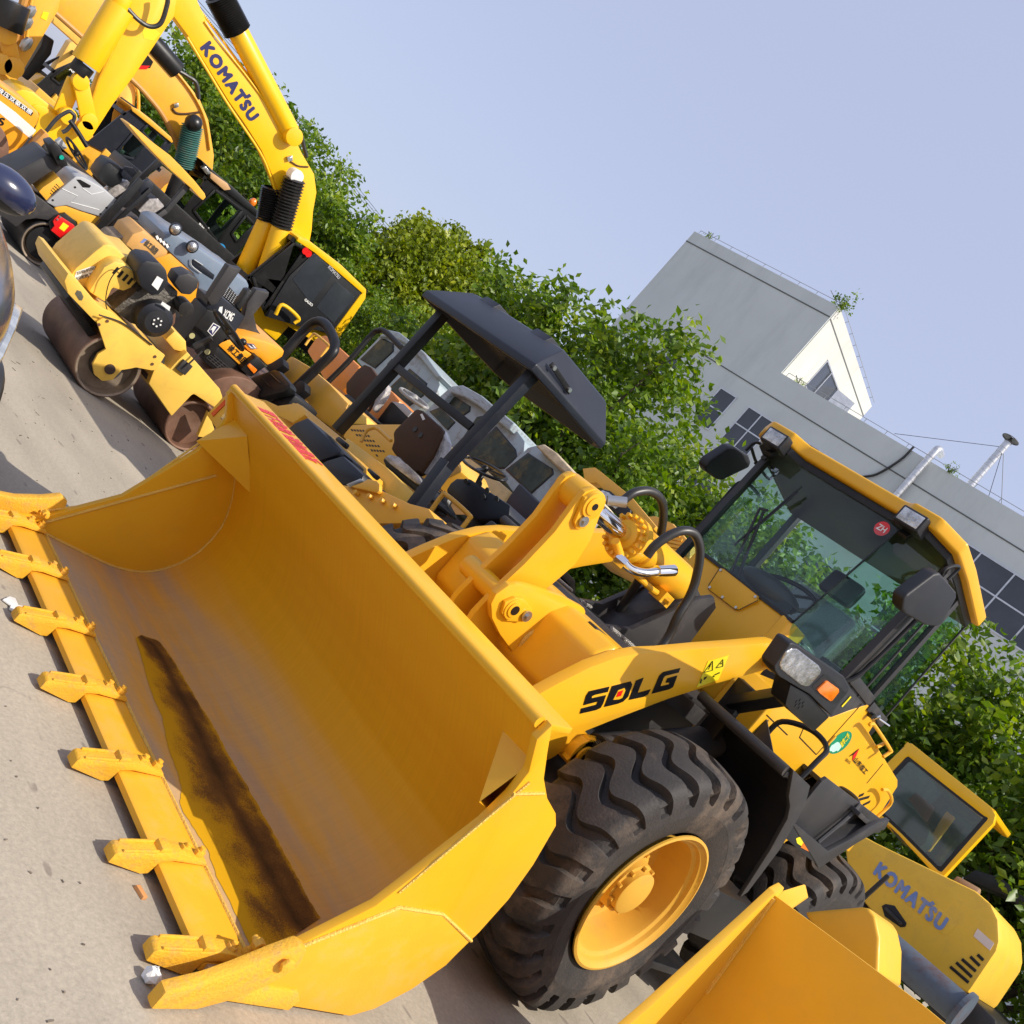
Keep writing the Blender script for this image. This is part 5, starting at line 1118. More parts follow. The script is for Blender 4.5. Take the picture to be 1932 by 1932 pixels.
# ---------------- small double drum roller with the bare engine
sr=thing('small_roller',(-5.4,1.9,0),'small pale yellow double drum roller with rusty drums and an exposed black engine','road roller')
XS=-4.92
def drum(parent,xa,xb,y,z,r,m=RU,face=RS,hole=.82):
    d=MB().lathe((xb,y,z),(-1,0,0),[(0,r*.97),(.006,r),(xb-xa-.006,r),(xb-xa,r*.97)],56).build('drum',m,parent,smooth=True,ang=30)
    MB().lathe((xb,y,z),(-1,0,0),[(0,r*.97),(-.001,r*.96),(.004,r*.90),(.05,r*.88),(.10,r*.87),(.105,0)],48).build('drum_recess',face,d,smooth=True,ang=30)
    MB().lathe((xa,y,z),(1,0,0),[(0,r*.97),(.1,r*.87),(.105,0)],32).build('drum_recess',face,d,smooth=True,ang=30)
    return d
DY,DZ,DR=1.655,.258,.258
drum(sr,-5.98,XS,DY,DZ,DR); drum(sr,-5.95,-5.04,2.62,.235,.235,RU,RU)
MB().cyl((XS-.09,DY,DZ),(XS-.04,DY,DZ),.13,n=28).build('drum_motor',DG,sr,.004)
MB().cyl((XS-.0,DY+.0,DZ),(XS+.045,DY,DZ),.042,n=24).build('axle_cap',mat('oily_brown_steel',(.09,.06,.045),.5,metal=.5),sr,.003)
tab(sr,[('side_bracket',Y4,'g3',[(548,688),(590,665),(690,690),(935,880),(885,962),(860,965),(770,948),(740,955),(690,962),(640,1018),(580,1026),(535,990),(524,930),(555,872),(600,845)],XS+.03,.03,'x',.004),
('front_frame',Y4,'g3',[(365,460),(385,415),(415,430),(560,600),(640,640),(700,690),(920,880),(870,900),(540,690),(505,655),(385,530)],XS,.95,'x',.008),
('front_cover',Y4,'g3',[(392,440),(430,385),(540,290),(585,255),(615,250),(655,268),(720,330),(812,352),(775,440),(600,500),(520,600),(470,520)],XS-.25,.65,'x',.04),
('engine_cowl',Y4,'g3',[(500,520),(590,380),(650,345),(700,355),(760,400),(790,480),(700,520),(640,500),(600,585)],XS-.10,.2,'x',.03),
('scraper',BK,'g3',[(370,560),(395,540),(520,720),(560,770),(500,775)],XS-.08,.85,'x',.01),
('rear_body',Y4,'g3',[(842,1040),(880,940),(900,920),(960,960),(1010,905),(1060,860),(1245,1070),(1262,1120),(1215,1175),(1100,1100),(1085,1105),(972,1225)],-4.98,.85,'x',.012),
('rear_cap',Y4,'g3',[(935,790),(990,740),(1055,800),(1060,870),(985,850)],-5.05,.4,'x',.02),
('rear_fork',Y4,'g3',[(1120,1340),(1180,1200),(1215,1300),(1165,1345)],-4.95,.05,'x',.006),
('fuel_tank',BK2,'g3',[(770,412),(800,360),(832,342),(905,355),(945,400),(958,478),(900,540),(860,545),(795,490)],XS+.03,.32,'x',.03),
('engine_block',mat('engine_castings',(.12,.11,.095),.55,metal=.5,var=.4,vscale=18,bump=1,bscale=60),'g3',[(640,620),(720,560),(790,500),(940,470),(1010,520),(1000,640),(880,740),(740,700)],XS-.10,.25,'x',.02),
('air_cleaner',DG,'g3',[(985,470),(1010,425),(1070,415),(1128,450),(1120,500),(1080,540),(1030,535)],XS-.02,.2,'x',.02),
('skirt',DG,'g3',[(860,965),(935,885),(930,960),(850,1035),(820,1010)],-5.05,.6,'x',.01)])
q=at('g3',(888,690),'x',XS+.10); MB().lathe(q-Vector((.16,0,0)),(1,0,0),[(0,.135),(.04,.145),(.12,.140),(.15,.10),(.16,.095),(.165,.045),(.172,.04),(.172,0)],36).build('recoil_starter',BK2,sr,smooth=True,ang=28)
q2=q+Vector((.0125,0,0)); ee=MB()
for i in range(6):
    a=i*1.047; c=q2+Vector((0,math.cos(a),math.sin(a)))*.032; ee.cyl(c,c+Vector((.001,0,0)),.008,n=8)
ee.build('starter_print',WH,sr)
q=at('g3',(1055,620),'x',XS+.06); MB().cyl(q-Vector((.16,0,0)),q,.062,n=28).build('muffler',HO,sr,.008)
tubes(sr,'cable',INK,'g3',[(660,700),(600,600),(620,460),(690,380),(750,400),(760,460)],XS-.02,.004)
tubes(sr,'cable',INK,'g3',[(560,650),(700,700),(860,820)],XS+.04,.006)
for i in range(6): MB().tr('g3',[(635+i*27,412+i*20),(665+i*27,378+i*20),(676+i*27,388+i*20),(648+i*27,422+i*20)],XS-.096,.003).build('vent_slot',INK,sr)
MB().tr('g3',[(425,530),(437,510),(460,518),(474,548),(465,570),(448,568)],XS+.004,.006).build('side_lamp',mat('dull_lens',(.12,.11,.08),.2,coat=.6),sr,.004)
MB().tr('g3',[(858,480),(890,430),(925,452),(893,512)],XS+.036,.003).build('white_sticker',WH,sr)
MB().tr('g3',[(910,590),(920,575),(965,605),(958,628)],XS+.11,.003).build('white_sticker',WH,sr)
pst=MB().tr('g3',[(415,465),(432,405),(510,378),(640,372),(620,385)],XS-.245,.004).build('poster',WH,sr)
textpx(pst,'13817273','g3',(500,438),(610,396),(492,420),XS-.238,INK,bold=.02)
textpx(pst,'电话租赁','g3',(428,456),(496,437),(424,438),XS-.238,INK,bold=.02)
textpx(pst,'压路机出租','g3',(437,424),(560,385),(432,408),XS-.238,INK,bold=.02)
q=at('g3',(1045,950),'x',-4.95); MB().box((q.x-.03,q.y-.05,q.z-.05),(q.x,q.y+.05,q.z+.05)).build('clutch_plate',DG,sr,.006); 
tubes(sr,'clutch_lever',DG,'g3',[(1045,950),(1145,855)],-4.93,.008)
for p in ((560,705),(607,685),(877,886),(862,928)): q=at('g3',p,'x',XS+.031); MB().cyl(q,q+Vector((.006,0,0)),.012,n=12).build('bolt',mat('rust',(.12,.05,.03),.8),sr)
# ---------------- grey blue hooded roller
gr_=thing('grey_hood_roller',(-8.0,3.2,0),'roller with a sleek grey blue hood and two round lamps, behind the small roller','road roller')
XG=-8.2
tab(gr_,[('hood',GB,'h3',[(-20,390),(60,380),(140,400),(280,500),(380,560),(700,770),(830,870),(930,930),(958,990),(950,1060),(870,1180),(760,1120),(650,1200),(480,1200),(440,1310),(345,1260),(350,1100),(375,960),(300,850),(70,640),(-60,520)],XG,.9,'x',.05),
('hood_recess',DG2,'h3',[(280,690),(330,690),(420,760),(560,870),(540,930),(400,840),(300,770)],XG+.006,.02,'x',.01),
('hood_vent',BK,'h3',[(640,1110),(730,1010),(860,1150),(800,1250)],XG+.004,.01,'x',.003),
('side_panel',Y5,'h4',[(970,1665),(1210,1580),(1330,1690),(1440,1750),(1470,1830),(1640,1960),(1550,2250),(1350,2200)],XG-.02,.7,'x',.015),
('tank',mat('ochre_tank',(.62,.33,.09),.5,dirt_or_glint=.4),'h4',[(680,1485),(765,1360),(800,1350),(890,1315),(960,1370),(1185,1570),(1150,1620),(985,1665),(800,1580)],XG+.35,.55,'x',.03),
('light_bar',BK,'h4',[(985,1370),(1030,1345),(1205,1500),(1165,1530)],XG+.1,.04,'x',.006),
('tread_plate',DG,'h4',[(590,1560),(640,1480),(900,1660),(780,1650)],XG+.3,.5,'x',.02),
('tarp',mat('crumpled_tarp',(.25,.19,.13),.8,var=.4,vscale=12,bump=1,bscale=25),'h4',[(500,1440),(560,1400),(700,1390),(720,1420),(670,1480),(560,1540)],XG+.2,.4,'x',.03)])
tk=[o for o in COL.objects if o.name.startswith('tank')][-1]
textpx(tk,'徐工集团','h4',(890,1480),(1020,1600),(940,1420),XG+.354,mat('dark_print',(.08,.06,.04),.6),bold=.03)
MB().tr('h4',[(850,1460),(900,1410),(935,1425),(885,1465)],XG+.353,.002).build('badge',LBL,tk)
for p in ((310,555),(115,350)):
    q=at('h3',p,'x',XG+.12); l_=MB().ball(q-Vector((.04,0,0)),(.05,.07,.075),14).build('lamp',BK2,gr_,smooth=True); MB().ball(q-Vector((.01,.01,0)),(.035,.055,.058),14).build('lens',LENS,l_,smooth=True)
for i in range(4): MB().tr('h4',[(1030+i*38,1385+i*32),(1055+i*38,1375+i*32),(1075+i*38,1415+i*32),(1050+i*38,1430+i*32)],XG+.104,.003).build('chevron',WH,gr_)
for i in range(7):
    for j in range(6): a=(665+i*24+j*10,1110+i*20-j*17); MB().tr('h3',[(a[0]-9,a[1]-4),(a[0]+3,a[1]-6),(a[0]+9,a[1]+4),(a[0]-3,a[1]+6)],XG+.007,.002).build('vent_hole',SV,gr_)
tubes(gr_,'crease',SV,'h3',[(280,690),(290,760),(400,850)],XG+.022,.006); tubes(gr_,'crease',SV,'h3',[(320,690),(420,755)],XG+.024,.005)
MB().cyl((-9.0,3.0,.42),(-8.0,3.0,.42),.42,n=36).build('drum',RU,gr_,.02); MB().box((-9,3.2,.35),(-8.2,5.2,.75)).build('chassis',BK,gr_,.03)
MB().cyl((-9.0,4.9,.42),(-8.0,4.9,.42),.42,n=36).build('drum',RU,gr_,.02)
# ---------------- silver sided tandem roller with a thin yellow canopy
sv=thing('silver_roller',(-10.3,2.6,0),'tandem roller with silver side cover, red plate and thin curved yellow canopy','road roller')
XV=-9.8
drum(sv,-10.9,XV,2.43,.262,.262,DG,RS)
q=at('h2',(490,915),'x',XV-.02)
MB().cyl(q-Vector((.06,0,0)),q+Vector((.01,0,0)),.062,n=30).build('hub_cap',ST,sv,.004)
MB().cyl((XV-.10,2.43,.262),(XV-.03,2.43,.262),.20,n=30).build('drum_inner',BK,sv,.01)
tab(sv,[('body',DG,'h2',[(-10,60),(90,130),(200,160),(330,260),(540,420),(690,540),(560,620),(420,600),(300,615),(190,700),(90,620),(-40,540)],XV+.02,.95,'x',.012),
('side_cover',SV,'h2',[(535,412),(800,175),(880,110),(960,118),(1195,245),(1355,385),(1190,588),(960,520),(770,450),(640,470)],XV,.5,'x',.02),
('perforated_box',Y3,'h2',[(450,290),(500,240),(680,118),(745,205),(620,300),(540,395)],XV-.03,.4,'x',.008),
('lower_tank',Y3,'h2',[(625,478),(660,462),(780,450),(1165,592),(1005,778),(905,705),(890,640),(760,555),(690,560)],XV-.02,.5,'x',.015),
('tow_bracket',BK,'h2',[(560,640),(640,560),(760,540),(880,640),(900,720),(1000,790),(880,980),(820,920),(740,890),(690,850),(590,760)],XV+.03,.5,'x',.01),
('red_plate',RED,'h2',[(615,635),(640,600),(680,563),(860,680),(888,740),(832,806),(772,790),(715,840),(590,738),(632,690)],XV+.06,.03,'x',.006),
('frame_block',BK,'h2',[(1000,980),(1250,700),(1420,560),(1640,640),(1750,720),(1500,800),(1300,860),(1050,1080)],XV-.25,.6,'x',.02),
('seat',BK2,'h4',[(860,1120),(980,960),(1060,955),(1130,1020),(1140,1060),(1020,1160),(890,1170)],XV-.2,.35,'x',.04),
('seat_frame',DG,'h4',[(580,1240),(690,1130),(850,1290),(990,1290),(960,1330),(680,1370),(590,1270)],XV-.2,.4,'x',.02),
('long_bonnet',DG,'i6',[(180,1760),(900,1385),(1000,1420),(1170,1620),(900,1760),(620,1960),(400,2100),(200,1900)],XV-.15,.7,'x',.02),
('console',BK,'i6',[(930,1180),(1080,1140),(1170,1240),(1325,1590),(1190,1645),(1100,1560)],XV-.05,.3,'x',.02),
('manual_box',SV,'i6',[(1080,1135),(1190,1065),(1310,1250),(1220,1290)],XV-.1,.1,'x',.01),
('motor_cover',SEAT,'h4',[(350,690),(430,570),(500,510),(600,560),(700,640),(640,780),(520,840),(400,760)],XV-.5,.4,'x',.05),
('mount_plate',DG2,'h4',[(630,660),(680,580),(780,600),(820,650),(740,740),(660,730)],XV-.45,.06,'x',.01),
('mount_plate',DG2,'h4',[(825,850),(870,760),(960,730),(1010,800),(990,880),(880,920)],XV+.02,.06,'x',.01)])
rp=[o for o in COL.objects if o.name.startswith('red_plate')][-1]
MB().tr('h2',[(685,712),(735,645),(800,688),(742,752)],XV+.062,.002).build('hook_sticker',YST,rp)
for p in ((697,580),(665,610),(868,722),(842,750)): q=at('h2',p,'x',XV+.062); MB().cyl(q,q+Vector((.012,0,0)),.012,n=8).build('bolt',ST,rp)
pb=[o for o in COL.objects if o.name.startswith('perforated_box')][-1]
for i in range(5):
    for j in range(4):
        if (i,j) in ((0,0),(4,3)): continue
        q=at('h2',(575+i*20+j*14,295-i*22+j*14-(i-2)*0),'x',XV-.028); MB().cyl(q-Vector((.003,0,0)),q,.0075,n=8).build('hole',INK,pb)
sc0=[o for o in COL.objects if o.name.startswith('side_cover')][-1]
MB().tr('h2',[(885,150),(930,150),(1055,220),(1040,245),(960,240)],XV+.003,.003).build('handle_recess',INK,sc0)
tubes(sc0,'crease',WH,'h2',[(720,255),(900,340),(820,410),(1150,500)],XV+.002,.004,smooth=False); tubes(sc0,'crease',WH,'h2',[(960,250),(1060,320),(1200,290)],XV+.002,.004,smooth=False)
for p in ((612,388),(870,238),(1235,475),(1165,548)): q=at('h2',p,'x',XV+.001); MB().cyl(q,q+Vector((.004,0,0)),.012,n=12).build('screw',INK,sc0)
pt=MB().bar(at('h2',(885,990),'x',XV+.06),at('h2',(1640,150),'x',XV+.06),.085,.06,up=(1,0,0)).build('canopy_post',BK,sv,.008)
MB().bar(at('h2',(1060,900),'x',XV+.03),at('h2',(1740,260),'x',XV+.03),.05,.05,up=(1,0,0)).build('canopy_brace',BK,sv,.006)
MB().bar(at('h4',(860,1290),'x',XV-.2),at('h4',(1140,1080),'x',XV-.2),.10,.06).bar(at('h4',(1120,1120),'x',XV-.2),at('h4',(1420,780),'x',XV-.2),.06,.06).build('canopy_post',DG,sv,.006)
MB().bar(at('h4',(850,720),'x',XV-1.0),at('h4',(1080,500),'x',XV-1.0),.06,.06).build('canopy_post',BK,sv,.006)
CP=[(712,95),(735,88),(800,130),(1000,300),(1200,450),(1330,580),(1480,740),(1600,890),(1615,935),(1580,972),(1540,940),(1440,830),(1200,620),(1000,420),(860,270)]
MB().tr('h4',CP,XV-.1,.35).build('canopy',Y3,sv,.012,seg=3)
wheelring(sv,'i6',(1480,1355),(190,300),(45,-30),XV-.1,'x',.014,dv=.14); tubes(sv,'handrail',DG,'i6',[(890,930),(1100,680),(1320,545),(1400,580),(1440,640),(1400,760),(1290,900),(1200,945)],-12.0,.025)
tubes(sv,'mirror_arm',BK,'i6',[(1350,720),(1480,900),(1680,1220)],-11.5,.03)
q=at('i6',(1185,1425),'x',XV-.04); MB().cyl(q,q+Vector((.02,0,0)),.025,n=16).build('green_button',mat('green_button',(.0,.35,.25),.3),sv)
sd=[o for o in COL.objects if o.name.startswith('seat.') or o.name=='seat'][-1]
MB().tr('h4',[(830,1090),(960,955),(1060,950),(1135,1040),(1100,1070),(960,1160),(880,1140)],XV-.17,.03).build('seat_film',FILM,sd,.02)
MB().tr('h4',[(450,880),(560,800),(700,740),(745,770),(700,850),(560,950),(520,930)],XV-.6,.2).build('seat_film',FILM,sv,.03)
# ---------------- big yellow roller at the far left
lr=thing('left_roller',(-13.2,2.2,0),'orange yellow roller with a white band, cut off by the left edge','road roller')
XL_=-12.6
tab(lr,[('body',Y5,'i6',[(-60,-20),(20,10),(110,70),(620,440),(740,560),(765,640),(740,720),(560,1075),(205,1510),(-60,1290)],XL_,1.1,'x',.03),
('foot_bracket',Y5,'i6',[(215,1500),(345,1355),(425,1420),(350,1560),(290,1600),(200,1540)],XL_+.02,.1,'x',.01),
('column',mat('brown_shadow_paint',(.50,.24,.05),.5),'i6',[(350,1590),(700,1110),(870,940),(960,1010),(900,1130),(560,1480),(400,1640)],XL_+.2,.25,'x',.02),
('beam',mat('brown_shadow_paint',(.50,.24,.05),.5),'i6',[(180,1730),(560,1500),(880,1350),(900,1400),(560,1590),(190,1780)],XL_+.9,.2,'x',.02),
('lower_block',BK,'i6',[(-60,1320),(200,1520),(250,1700),(60,1850),(-60,1800)],XL_,1.0,'x',.03)])
lb_=[o for o in COL.objects if o.name.startswith('body')][-1]
MB().tr('i6',[(-60,300),(0,335),(300,560),(690,900),(690,920),(580,1062),(300,830),(0,580),(-60,530)],XL_+.003,.004).build('white_band',mat('white_band_paint',(.85,.80,.74),.35,dirt_or_glint=.1),lb_)
MB().tr('i6',[(-40,40),(0,70),(648,570),(602,632),(0,180),(-40,150)],XL_+.003,.004).build('black_strip',INK,lb_)
textpx(lb_,'液压双驱双振','i6',(-60,150),(590,610),(-10,70),XL_+.007,WH,bold=.03,spacing=1.1)
textpx(lb_,'S','i6',(-40,800),(60,820),(0,660),XL_+.004,INK,bold=.05)
textpx(lb_,'U','i6',(0,1110),(60,1050),(-40,1080),XL_+.004,INK,bold=.05)
MB().cyl((-13.6,1.9,.45),(-12.5,1.9,.45),.45,n=36).build('drum',RU,lr,.02); MB().cyl((-13.6,3.6,.45),(-12.5,3.6,.45),.45,n=36).build('drum',RU,lr,.02)
# ---------------- excavators
def bellows(parent,cr,pts,v,r,m,n=20):
    P=[at(cr,p,'x',v) for p in pts]; a,b=P[0],P[-1]; d=(b-a); L_=d.length; prof=[]
    for i in range(n): t=L_*i/n; prof+=[(t,r*.78),(t+L_/n*.5,r)]
    prof.append((L_,r*.78)); return MB().lathe(a,d,prof,18).build('bellows',m,parent,smooth=True,ang=60)
def cylr(parent,name,m,cr,a,b,v,r): return MB().cyl(at(cr,a,'x',v),at(cr,b,'x',v),r,n=24).build(name,m,parent,.01)
def cab(parent,cr,outer,wins,v,depth,mfr,mgl,bw=.22):
    """cab: near and far side frames with real openings, pillars between, glass in the openings"""
    P=[at(cr,p,'x',v) for p in outer]; c=MB(); n=len(P); D=Vector((-depth,0,0))
    H=[[at(cr,p,'x',v) for p in w_] for w_ in wins]
    c.holed(P,H,(-.07,0,0)); c.holed([p+D for p in P],[[q+D for q in h] for h in H],(-.07,0,0))
    for i in range(n): c.bar(P[i],P[i]+D,.12,.12)
    fr_=c.build('cab',mfr,parent)
    for h in H:
        g_=MB(); nn=len(h)
        for i in range(nn): g_.bar(h[i]+Vector((.02,0,0)),h[(i+1)%nn]+Vector((.02,0,0)),.07,.04,up=(1,0,0))
        go=g_.build('window',mfr,fr_,.005); MB().prism([p-Vector((.03,0,0)) for p in h],(-.006,0,0)).build('pane',mgl,go)
    return fr_
EX='excavators with raised booms'
def vmat(o,v): return o
km=thing('excavator',(-21.5,10.5,0),'bright yellow excavator with dark blue lettering on its raised boom','excavator',EX)
XK=-21.5
bo=MB().tr('g1',[(960,60),(1000,-60),(1100,-60),(1120,10),(1160,100),(1215,215),(1400,440),(1640,725),(1710,870),(1778,985),(1792,1090),(1772,1200),(1765,1300),(1750,1385),(1690,1350),(1600,1420),(1580,1560),(1540,1560),(1560,1290),(1575,1180),(1578,1090),(1545,1000),(1480,850),(1385,700),(1300,580),(1200,420),(1070,210),(1010,130)],XK,.42).build('boom',Y2,km,.02)
tubes(bo,'boom_edge',Y2,'g1',[(1060,210),(1180,410),(1290,590),(1470,860),(1535,1010),(1565,1100)],XK+.01,.03)
tubes(bo,'pipe',Y2,'h1',[(440,250),(560,420),(700,600),(900,850),(1050,1050),(1180,1230),(1300,1410)],XK+.02,.022); tubes(bo,'pipe',Y2,'h1',[(340,60),(440,190),(600,400),(780,650),(950,880),(1100,1110),(1240,1270),(1340,1450)],XK-.1,.03)
textpx(bo,"KOMATSU",'h1',(395,560),(970,1410),(500,480),XK+.006,NAV,bold=.085,spacing=1.2)
MB().tr('h1',[(915,1110),(960,1085),(985,1115),(940,1145)],XK+.006,.003).build('lettering',NAV,bo)
arm=MB().tr('g1',[(985,95),(940,160),(752,440),(640,590),(530,760),(500,800),(455,790),(440,760),(560,440),(640,250),(715,60),(740,-80),(960,-80),(1000,0)],XK+.25,.34).build('dipper_arm',Y2,km,.02)
tubes(arm,'arm_edge',mat('deep_yellow_paint',(.75,.40,.01),.4),'g1',[(735,40),(640,270),(560,450),(500,640)],XK+.27,.05,smooth=False)
MB().tr('g1',[(805,170),(875,165),(905,190),(870,230),(815,215)],XK+.255,.005).build('warning_sticker',YST,arm)
cylr(km,'bucket_cylinder',Y2,'g1',(680,40),(485,360),XK+.5,.30); cylr(km,'bucket_cylinder_end',Y2,'g1',(700,-20),(670,40),XK+.5,.2)
cylr(km,'rod_cover',BK,'g1',(480,365),(440,420),XK+.5,.22)
MB().bar(at('g1',(450,440),'x',XK+.6),at('g1',(505,690),'x',XK+.6),.12,.32,up=(0,1,0)).bar(at('g1',(425,450),'x',XK+.4),at('g1',(345,640),'x',XK+.4),.12,.32,up=(0,1,0)).build('linkage',Y2,km,.03)
for p in ((460,465),(510,690),(390,660),(485,730)): q=at('g1',p,'x',XK+.7); MB().cyl(q-Vector((.2,0,0)),q,.17,n=20).build('pin',Y2,km,.01)
tab(km,[('bucket',Y2,'g1',[(75,520),(130,505),(190,520),(290,600),(340,640),(400,680),(480,790),(500,830),(470,860),(380,850),(300,790),(220,700),(120,620)],XK+.3,1.2,'x',.05),
('bucket_side',Y2,'i6',[(610,430),(700,410),(860,450),(1100,620),(1280,680),(1400,870),(1400,980),(1330,1010),(1130,1100),(980,1200),(740,1090),(620,1040),(740,720),(760,590)],XK+.34,.06,'x',.02),
('tower_base',BK,'g3',[(1650,700),(1740,720),(1900,830),(1932,900),(1850,960),(1600,760)],XK,1.6,'x',.05),
('step_frame',Y2,'g3',[(1515,600),(1545,620),(1760,690),(1900,770),(1932,850),(1850,840),(1640,720)],XK+.6,.2,'x',.03)])
for a,b,c_,d_,x in (((1500,1560),(1590,1290),(1590,1290),(1668,1010),XK+.30),((1370,1560),(1512,1250),(1512,1250),(1545,1060),XK-.2)):
    cylr(km,'boom_cylinder',Y2,'g1',a,b,x,.24); bellows(km,'g1',(c_,d_),x,.29,HO,16)
q=at('g1',(1683,1003),'x',XK+.5); MB().cyl(q-Vector((.3,0,0)),q,.17,n=24).build('pin_cap',WH,km,.01)
cylr(km,'arm_cylinder',Y2,'g1',(1345,175),(1640,740),XK-.05,.24); bellows(km,'g1',((1345,180),(1235,-30)),XK-.05,.33,HO,18)
q=at('g1',(1640,760),'x',XK-.05); MB().cyl(q-Vector((.3,0,0)),q+Vector((.3,0,0)),.22,n=24).build('pin',Y2,km,.01)
tubes(km,'hose',HO,'g1',[(1650,715),(1700,760),(1720,830),(1735,890)],XK-.1,.05); tubes(km,'hose',HO,'g1',[(705,30),(780,110),(850,150),(910,130),(945,30),(950,-20)],XK+.6,.05)
MB().tr('g1',[(1625,890),(1655,880),(1660,910),(1632,918)],XK+.08,.1).build('boom_lamp',LENS,km,.02); tubes(km,'lamp_cable',BRW,'g1',[(1645,915),(1690,940),(1745,945)],XK+.02,.02)
CK=[(1410,1560),(1560,1420),(1680,1352),(1740,1375),(1932,1520),(2060,1640),(2050,1690),(1880,1932),(1850,1930),(1750,1880),(1640,1850)]
kb=cab(km,'g1',[(1400,1570),(1660,1358),(1740,1375),(2070,1650),(1880,1900),(1560,1780)],[[(1430,1565),(1665,1375),(1725,1410),(1600,1590),(1490,1750)]],XK+.75,1.2,BK,GLD)
tab(kb,[('cab_side',BK2,'g1',[(1500,1790),(1640,1560),(1780,1430),(1900,1490),(2060,1640),(1890,1890),(1700,1850)],XK+.79,.05,'x',.02),
('roof',Y2,'g1',[(1690,1345),(1750,1362),(1932,1500),(2075,1640),(2060,1668),(1900,1530),(1780,1430),(1680,1365)],XK+.82,1.4,'x',.03),
('rear_corner',Y2,'g1',[(2075,1640),(2070,1690),(1910,1930),(1870,1900),(2040,1670)],XK+.82,.3,'x',.03),
('door_window',WIN,'g1',[(1655,1580),(1770,1440),(1800,1445),(1890,1540),(1880,1560),(1760,1720)],XK+.80,.02,'x',.01),
('rear_window',WIN,'g1',[(1790,1740),(1900,1590),(2010,1680),(1890,1830)],XK+.80,.02,'x',.01),
('inner_blind',mat('brown_cab_inner',(.22,.13,.05),.6),'g1',[(1560,1550),(1680,1430),(1720,1430),(1620,1560),(1540,1640)],XK-.1,.4,'x',.03),
('red_cushion',RED,'g1',[(1560,1560),(1590,1500),(1600,1540),(1575,1620)],XK+.2,.3,'x',.03)])
textpx(kb,'KOMATSU','g1',(1855,1515),(1915,1580),(1868,1500),XK+.81,SV,bold=.05); textpx(kb,'GALEO','g1',(1722,1700),(1765,1735),(1730,1688),XK+.81,WH,bold=.04)
MB().prism([at('g1',p,'x',XK+.74) for p in ((1410,1565),(1660,1372),(1740,1400),(1500,1790))],(-.01,0,0)).build('front_window',GLD,kb)
for p in ((1728,1420),(1745,1435)): q=at('g1',p,'x',XK+.83); MB().cyl(q,q+Vector((.02,0,0)),.09,n=16).build('round_sticker',RED,kb)
MB().box((-22.8,8.2,0),(-21.3,12.6,.9)).build('track',BK,km,.2,seg=4)
MB().box((-22.9,9.6,.9),(-21.2,12.4,1.45)).build('upper_deck',Y2,km,.05)
tubes(km,'handrail',Y2,'g1',[(1560,1780),(1600,1725),(1690,1800),(1665,1830)],XK+1.0,.05)
# black cab excavator with ochre boom
rg=thing('excavator',(-26.5,10.5,0),'ochre excavator with a glossy black cab lettered in white','excavator',EX)
XR=-26.5
b2=MB().tr('g1',[(330,-40),(640,-40),(760,140),(870,300),(1020,420),(1130,560),(1180,680),(1212,880),(1205,960),(1195,1010),(1130,1010),(1050,980),(1030,860),(1000,790),(930,650),(860,560),(740,435),(600,310),(480,210),(310,60)],XR,.5).build('boom',Y3,rg,.03)
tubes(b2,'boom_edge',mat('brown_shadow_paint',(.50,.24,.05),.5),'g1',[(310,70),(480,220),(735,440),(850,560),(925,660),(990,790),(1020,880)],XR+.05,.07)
MB().tr('g1',[(780,380),(830,305),(868,350),(850,385),(800,392)],XR+.01,.01).build('black_mark',INK,b2); MB().tr('g1',[(775,370),(850,372),(830,392),(790,392)],XR+.015,.01).build('red_mark',RED,b2)
MB().tr('g1',[(540,110),(600,105),(640,200),(600,190)],XR+.01,.01).build('black_mark',INK,b2)
tubes(b2,'pipe',Y3,'g1',[(870,290),(1000,410),(1110,560),(1165,690),(1190,850)],XR+.05,.03)
bellows(rg,'g1',((1090,710),(1040,950)),XR+.4,.30,mat('teal_bellows',(.05,.16,.14),.6,dirt_or_glint=.4)); q=at('g1',(1095,697),'x',XR+.55); MB().ball(q,.24,14).build('pin_cap',INK,rg,smooth=True)
cylr(rg,'boom_cylinder',BK,'g1',(1035,950),(900,1290),XR+.4,.2); cylr(rg,'arm_cylinder',BK,'g1',(850,230),(1000,400),XR-.1,.26)
tubes(rg,'hose',HO,'g1',[(1000,395),(1060,430),(1110,470),(1125,560)],XR,.06)
MB().tr('g1',[(985,590),(1010,580),(1015,605),(990,615)],XR+.1,.1).build('boom_lamp',LENS,b2,.02); tubes(b2,'lamp_cable',BRW,'g1',[(975,615),(1000,640),(1050,645),(1130,635)],XR+.02,.03)
cb2=cab(rg,'g1',[(960,1290),(1130,1065),(1160,1010),(1250,1070),(1470,1220),(1460,1290),(1290,1500),(1160,1420)],[[(1095,1190),(1215,1075),(1370,1190),(1230,1370)],[(1310,1320),(1390,1220),(1440,1270),(1340,1370)]],XR+.75,1.3,INK,GLS)
tab(cb2,[('roof',INK,'g1',[(1140,905),(1200,960),(1320,1060),(1480,1210),(1460,1230),(1280,1090),(1180,1010)],XR+.8,1.5,'x',.03),
('roof_lamp',LENS,'g1',[(1140,950),(1165,940),(1200,985),(1170,990)],XR+.9,.2,'x',.03),
('visor',mat('tan_visor',(.55,.33,.15),.5),'g1',[(1190,970),(1290,1040),(1310,1075),(1270,1080),(1190,1010)],XR+.85,.3,'x',.04)])
textpx(cb2,'REGA','g1',(1122,1288),(1182,1318),(1130,1262),XR+.76,WH,bold=.05)
for p,m in (((1245,1408),mat('blue_sticker',(.02,.25,.55),.4)),((1222,1450),WH)): q=at('g1',p,'x',XR+.76); MB().cyl(q,q+Vector((.02,0,0)),.16,n=24).build('round_sticker',m,cb2)
q=at('g1',(1430,1145),'x',XR); MB().ball(q,(.12,.12,.14),10).build('beacon',AMB,cb2,smooth=True)
